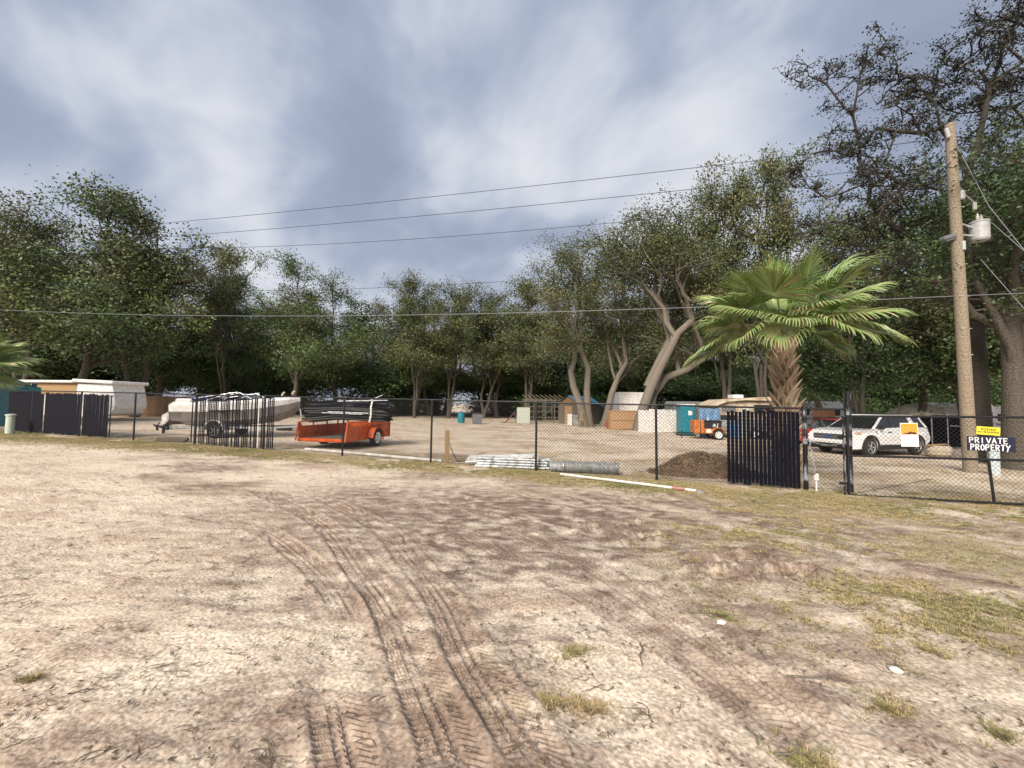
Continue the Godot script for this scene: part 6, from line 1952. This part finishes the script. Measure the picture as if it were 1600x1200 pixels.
	m = nb(); m.lathe([Vector2(0, 0), Vector2(0.3, 0.0), Vector2(0.43, 0.12), Vector2(0.46, 0.27), Vector2(0.42, 0.4), Vector2(0.33, 0.48), Vector2(0.3, 0.48), Vector2(0.28, 0.4), Vector2(0, 0.38)], 20)
	part(t, "bowl", m, mat(Color(0.55, 0.49, 0.4), 0.85, 0.0, "grime", 1.5))
	m = nb(); m.box(Vector3(-0.08, 0.51, 0), Vector3(0.95, 0.035, 0.2), 0.006, Basis(Vector3(0, 0, 1), 0.05)); part(t, "board", m, M.wood_pale)
	t = thing("cable_pedestal", "pale blue cable pedestal standing at the pole's foot", "pedestal", gnd(1553.5, 741.5), -0.5)
	part(t, "housing", bx(nb(), -0.11, 0.11, -0.05, 0.78, -0.1, 0.1, 0.02), M.pedestal)
	part(t, "cap", bx(nb(), -0.125, 0.125, 0.76, 0.86, -0.115, 0.115, 0.03), M.pedestal)
	t = thing("timber_pile", "low pile of old boards behind the private property board", "boards", on_ground(1560, 17.0), 0.15)
	for k in 7:
		m = nb(); m.box(Vector3(rng.randf_range(-0.2, 0.2), 0.05 + 0.045 * k, rng.randf_range(-0.2, 0.2)), Vector3(rng.randf_range(1.6, 2.3), 0.04, 0.16), 0.005, Basis(Vector3.UP, rng.randf_range(-0.25, 0.25)))
		part(t, "board", m, [M.wood_grey, M.rust, M.wood_pale][k % 3])

func make_mulch() -> void:
	var c := on_ground(1096, 11.35)
	var t := thing("mulch_pile", "heap of brown mulch behind the fence", "mulch pile", c)
	var n := FastNoiseLite.new(); n.frequency = 2.5; n.seed = 4; n.fractal_octaves = 4
	var m := nb()
	var rings := 18; var seg := 48
	var rows := []
	for i in rings + 1:
		var row := []
		for j in seg:
			var a := TAU * j / seg
			var r := float(i) / rings
			var x := cos(a) * r * 1.9; var z := sin(a) * r * 0.85
			var lobe := 0.42 * exp(-pow((x + 0.35) / 0.72, 2)) + 0.3 * exp(-pow((x - 0.75) / 0.6, 2)) + 0.15 * exp(-pow(x / 1.5, 2))
			row.append(Vector3(x, lobe * (1.0 - r * r) * (1.0 + 0.25 * n.get_noise_2d(x, z)) + 0.06 * n.get_noise_2d(x * 3, z * 3) * (1.0 - r * 0.6) - 0.04 * r, z))
		rows.append(row)
	for i in rings:
		for j in seg:
			var j2 := (j + 1) % seg
			m.col = Color(0.13, 0.085, 0.055) * (1.0 + 0.8 * n.get_noise_2d(i * 1.7, j * 1.3))
			m.quad(rows[i][j], rows[i][j2], rows[i + 1][j2], rows[i + 1][j])
	part(t, "heap", m, M.vert)
	m = nb()
	var rng := RandomNumberGenerator.new(); rng.seed = 6
	for k in 2600:
		var a := rng.randf() * TAU; var r := sqrt(rng.randf())
		var i := mini(int(r * rings), rings - 1)
		var p: Vector3 = rows[i][int(a / TAU * seg) % seg].lerp(rows[i + 1][(int(a / TAU * seg) + 1) % seg], rng.randf())
		var d := Vector3(rng.randfn(), rng.randfn() * 0.5, rng.randfn()).normalized()
		var up := Vector3(rng.randfn() * 0.6, 1, rng.randfn() * 0.6).normalized()
		up = (up - d * up.dot(d)).normalized()
		m.col = [Color(0.16, 0.1, 0.06), Color(0.24, 0.16, 0.1), Color(0.08, 0.055, 0.04), Color(0.34, 0.25, 0.17)][rng.randi() % 4]
		m.leaf(p + Vector3(0, 0.012, 0), d, up, rng.randf_range(0.04, 0.1), rng.randf_range(0.02, 0.04))
	part(t, "bark_chips", m, M.vert).set_meta("kind", "stuff")

func make_tent_camper() -> void:
	var t := thing("tent_camper", "tan roofed pop-up camper with blue sheets hung round it", "camper", on_ground(1160, 26.4), -0.05)
	part(t, "body", bx(nb(), -2.1, 2.4, 0.45, 1.15, -1.05, 1.05, 0.04), M.grey_canvas)
	var m := nb()
	m.prism(PackedVector2Array([Vector2(-2.4, 1.95), Vector2(-2.15, 2.2), Vector2(-1.6, 2.42), Vector2(-0.4, 2.5), Vector2(1.4, 2.62), Vector2(2.3, 2.5), Vector2(2.5, 2.1), Vector2(2.35, 2.05), Vector2(2.1, 2.35), Vector2(-0.4, 2.38), Vector2(-1.5, 2.28), Vector2(-2.0, 2.1), Vector2(-2.3, 1.9)]), -1.25, 1.25)
	part(t, "roof", m, M.tan_canvas)
	part(t, "roof_vent", bx(nb(), -0.75, -0.1, 2.5, 2.74, -0.4, 0.4, 0.04), M.white)
	m = nb(); m.prism(PackedVector2Array([Vector2(-2.1, 1.15), Vector2(2.3, 1.15), Vector2(2.15, 2.3), Vector2(-1.4, 2.3), Vector2(-1.95, 2.1)]), -1.0, 1.0)
	part(t, "canvas_wall", m, M.tan_canvas)
	part(t, "window", bx(nb(), -1.75, -0.9, 1.65, 2.05, 1.0, 1.02), M.plastic_grey)
	part(t, "window", bx(nb(), 0.2, 1.3, 1.6, 2.1, 1.0, 1.02), M.tint)
	part(t, "dark_opening", bx(nb(), -1.85, -0.95, 0.95, 1.45, 1.0, 1.015), M.trim)
	for s in [-1.0, 1.0]: wheel(t, Vector3(0.2, 0.32, s * 0.98), 0.32, 0.2, M.white, 0, 0.0 if s > 0 else PI)
	for q in [[-3.2, -1.9, 0.05, 1.85, 1.2], [-1.5, -0.75, 0.05, 1.0, 1.35]]:
		m = nb()
		for k in 6:
			var x0 := lerpf(q[0], q[1], k / 6.0); var x1 := lerpf(q[0], q[1], (k + 1) / 6.0)
			var z0: float = q[4] + 0.05 * (k % 2); var z1: float = q[4] + 0.05 * ((k + 1) % 2)
			m.quad(Vector3(x0, q[2], z0), Vector3(x1, q[2], z1), Vector3(x1, q[3], z1 - 0.1), Vector3(x0, q[3], z0 - 0.1))
		part(t, "hung_sheet", m, mat(Color(0.16, 0.3, 0.52), 0.7, 0.0, "grime", 1.2))
	part(t, "pale_board", bx(nb(), -0.72, -0.2, 0.0, 1.9, 1.25, 1.29), M.pale_green)

func make_compressor() -> void:
	var c := gnd(1104, 686)
	var t := thing("towed_compressor", "orange towed air compressor in front of the hung blue sheets", "compressor", c, -0.12)
	var m := nb(); m.box(Vector3(-0.52, 0.72, 0), Vector3(0.55, 0.8, 0.9), 0.06)
	part(t, "housing", m, M.orange_dull)
	part(t, "housing_seam", bx(nb(), -0.5, -0.46, 0.34, 1.1, 0.45, 0.465), M.trim)
	part(t, "engine_bay", bx(nb(), -0.25, 0.72, 0.62, 1.06, -0.4, 0.4, 0.03), M.trim)
	part(t, "hood", bx(nb(), -0.25, 0.78, 1.05, 1.1, -0.44, 0.44, 0.02), M.trim)
	part(t, "lower_panel", bx(nb(), -0.25, 0.76, 0.34, 0.64, -0.45, 0.45, 0.03), M.orange_dull)
	m = nb(); m.box(Vector3(-0.02, 0.5, 0.46), Vector3(0.26, 0.2, 0.02)); part(t, "label_plate", m, M.paper)
	m = nb(); m.box(Vector3(0.3, 0.82, 0.41), Vector3(0.16, 0.2, 0.06), 0.02); m.tube([Vector3(0.45, 0.7, 0.42), Vector3(0.5, 0.95, 0.42)], 0.04, 6); part(t, "engine", m, M.galv)
	m = nb(); m.tube([Vector3(0.05, 1.1, 0.1), Vector3(0.05, 1.28, 0.1)], 0.045, 8); part(t, "exhaust", m, M.pvc)
	for s in [-1.0, 1.0]:
		wheel(t, Vector3(0.46, 0.3, s * 0.55), 0.3, 0.18, M.white, 0, 0.0 if s > 0 else PI)
		m = nb()
		var pts := arc(0.46, 0.32, 0.38, 0.1, PI - 0.1, 10)
		for k in pts.size() - 1:
			var p: Vector2 = pts[k]; var q: Vector2 = pts[k + 1]
			m.quad(Vector3(p.x, p.y, s * 0.44), Vector3(q.x, q.y, s * 0.44), Vector3(q.x, q.y, s * 0.66), Vector3(p.x, p.y, s * 0.66))
		m.tube(pts.map(func(p): return Vector3(p.x, p.y, s * 0.66)), 0.03, 6)
		part(t, "mudguard", m, M.orange_dull)
	m = nb(); m.tube([Vector3(-0.75, 0.36, 0), Vector3(-1.7, 0.36, 0)], 0.04, 6); m.tube([Vector3(-1.4, 0.0, 0), Vector3(-1.4, 0.5, 0)], 0.03, 6); part(t, "tow_bar", m, M.trim)

func make_red_car() -> void:
	var t := thing("red_car", "red car half hidden behind the white vehicle's bonnet", "car", on_ground(1300, 21.2), PI - 0.15)
	var body := PackedVector2Array([Vector2(-2.0, 0.35), Vector2(-2.05, 0.75), Vector2(-1.8, 0.92), Vector2(-0.9, 0.95), Vector2(0.95, 0.92), Vector2(1.6, 0.84), Vector2(2.0, 0.7), Vector2(2.05, 0.4), Vector2(1.75, 0.26)])
	for p in arc(1.25, 0.32, 0.36, 0.0, PI, 10): body.append(p)
	for p in arc(-1.25, 0.32, 0.36, 0.0, PI, 10): body.append(p)
	var m := nb(); m.prism(body, -0.82, 0.82); part(t, "body", m, M.red)
	m = nb(); m.prism(PackedVector2Array([Vector2(-1.7, 0.92), Vector2(0.95, 0.91), Vector2(0.2, 1.36), Vector2(-1.1, 1.38)]), -0.7, 0.7); part(t, "window_glass", m, M.tint)
	part(t, "roof", bx(nb(), -1.15, 0.22, 1.36, 1.42, -0.62, 0.62, 0.025), M.red)
	for s in [-1.0, 1.0]:
		for x in [1.25, -1.25]: wheel(t, Vector3(x, 0.31, s * 0.74), 0.31, 0.2, M.alu, 5, 0.0 if s > 0 else PI)

func _ready() -> void:
	make_materials()
	make_world()
	make_ground()
	make_fence()
	make_pole()
	make_trees()
	make_palm("tall fan palm with shaggy trunk behind the slatted fence end", on_ground(1226, 10.35), 3.6, 0.94, 31)
	make_palm("fan palm beside the blue tarp shelter", on_ground(-62, 20.5), 2.5, 1.2, 32)
	make_suv()
	make_yard()
	make_grass()
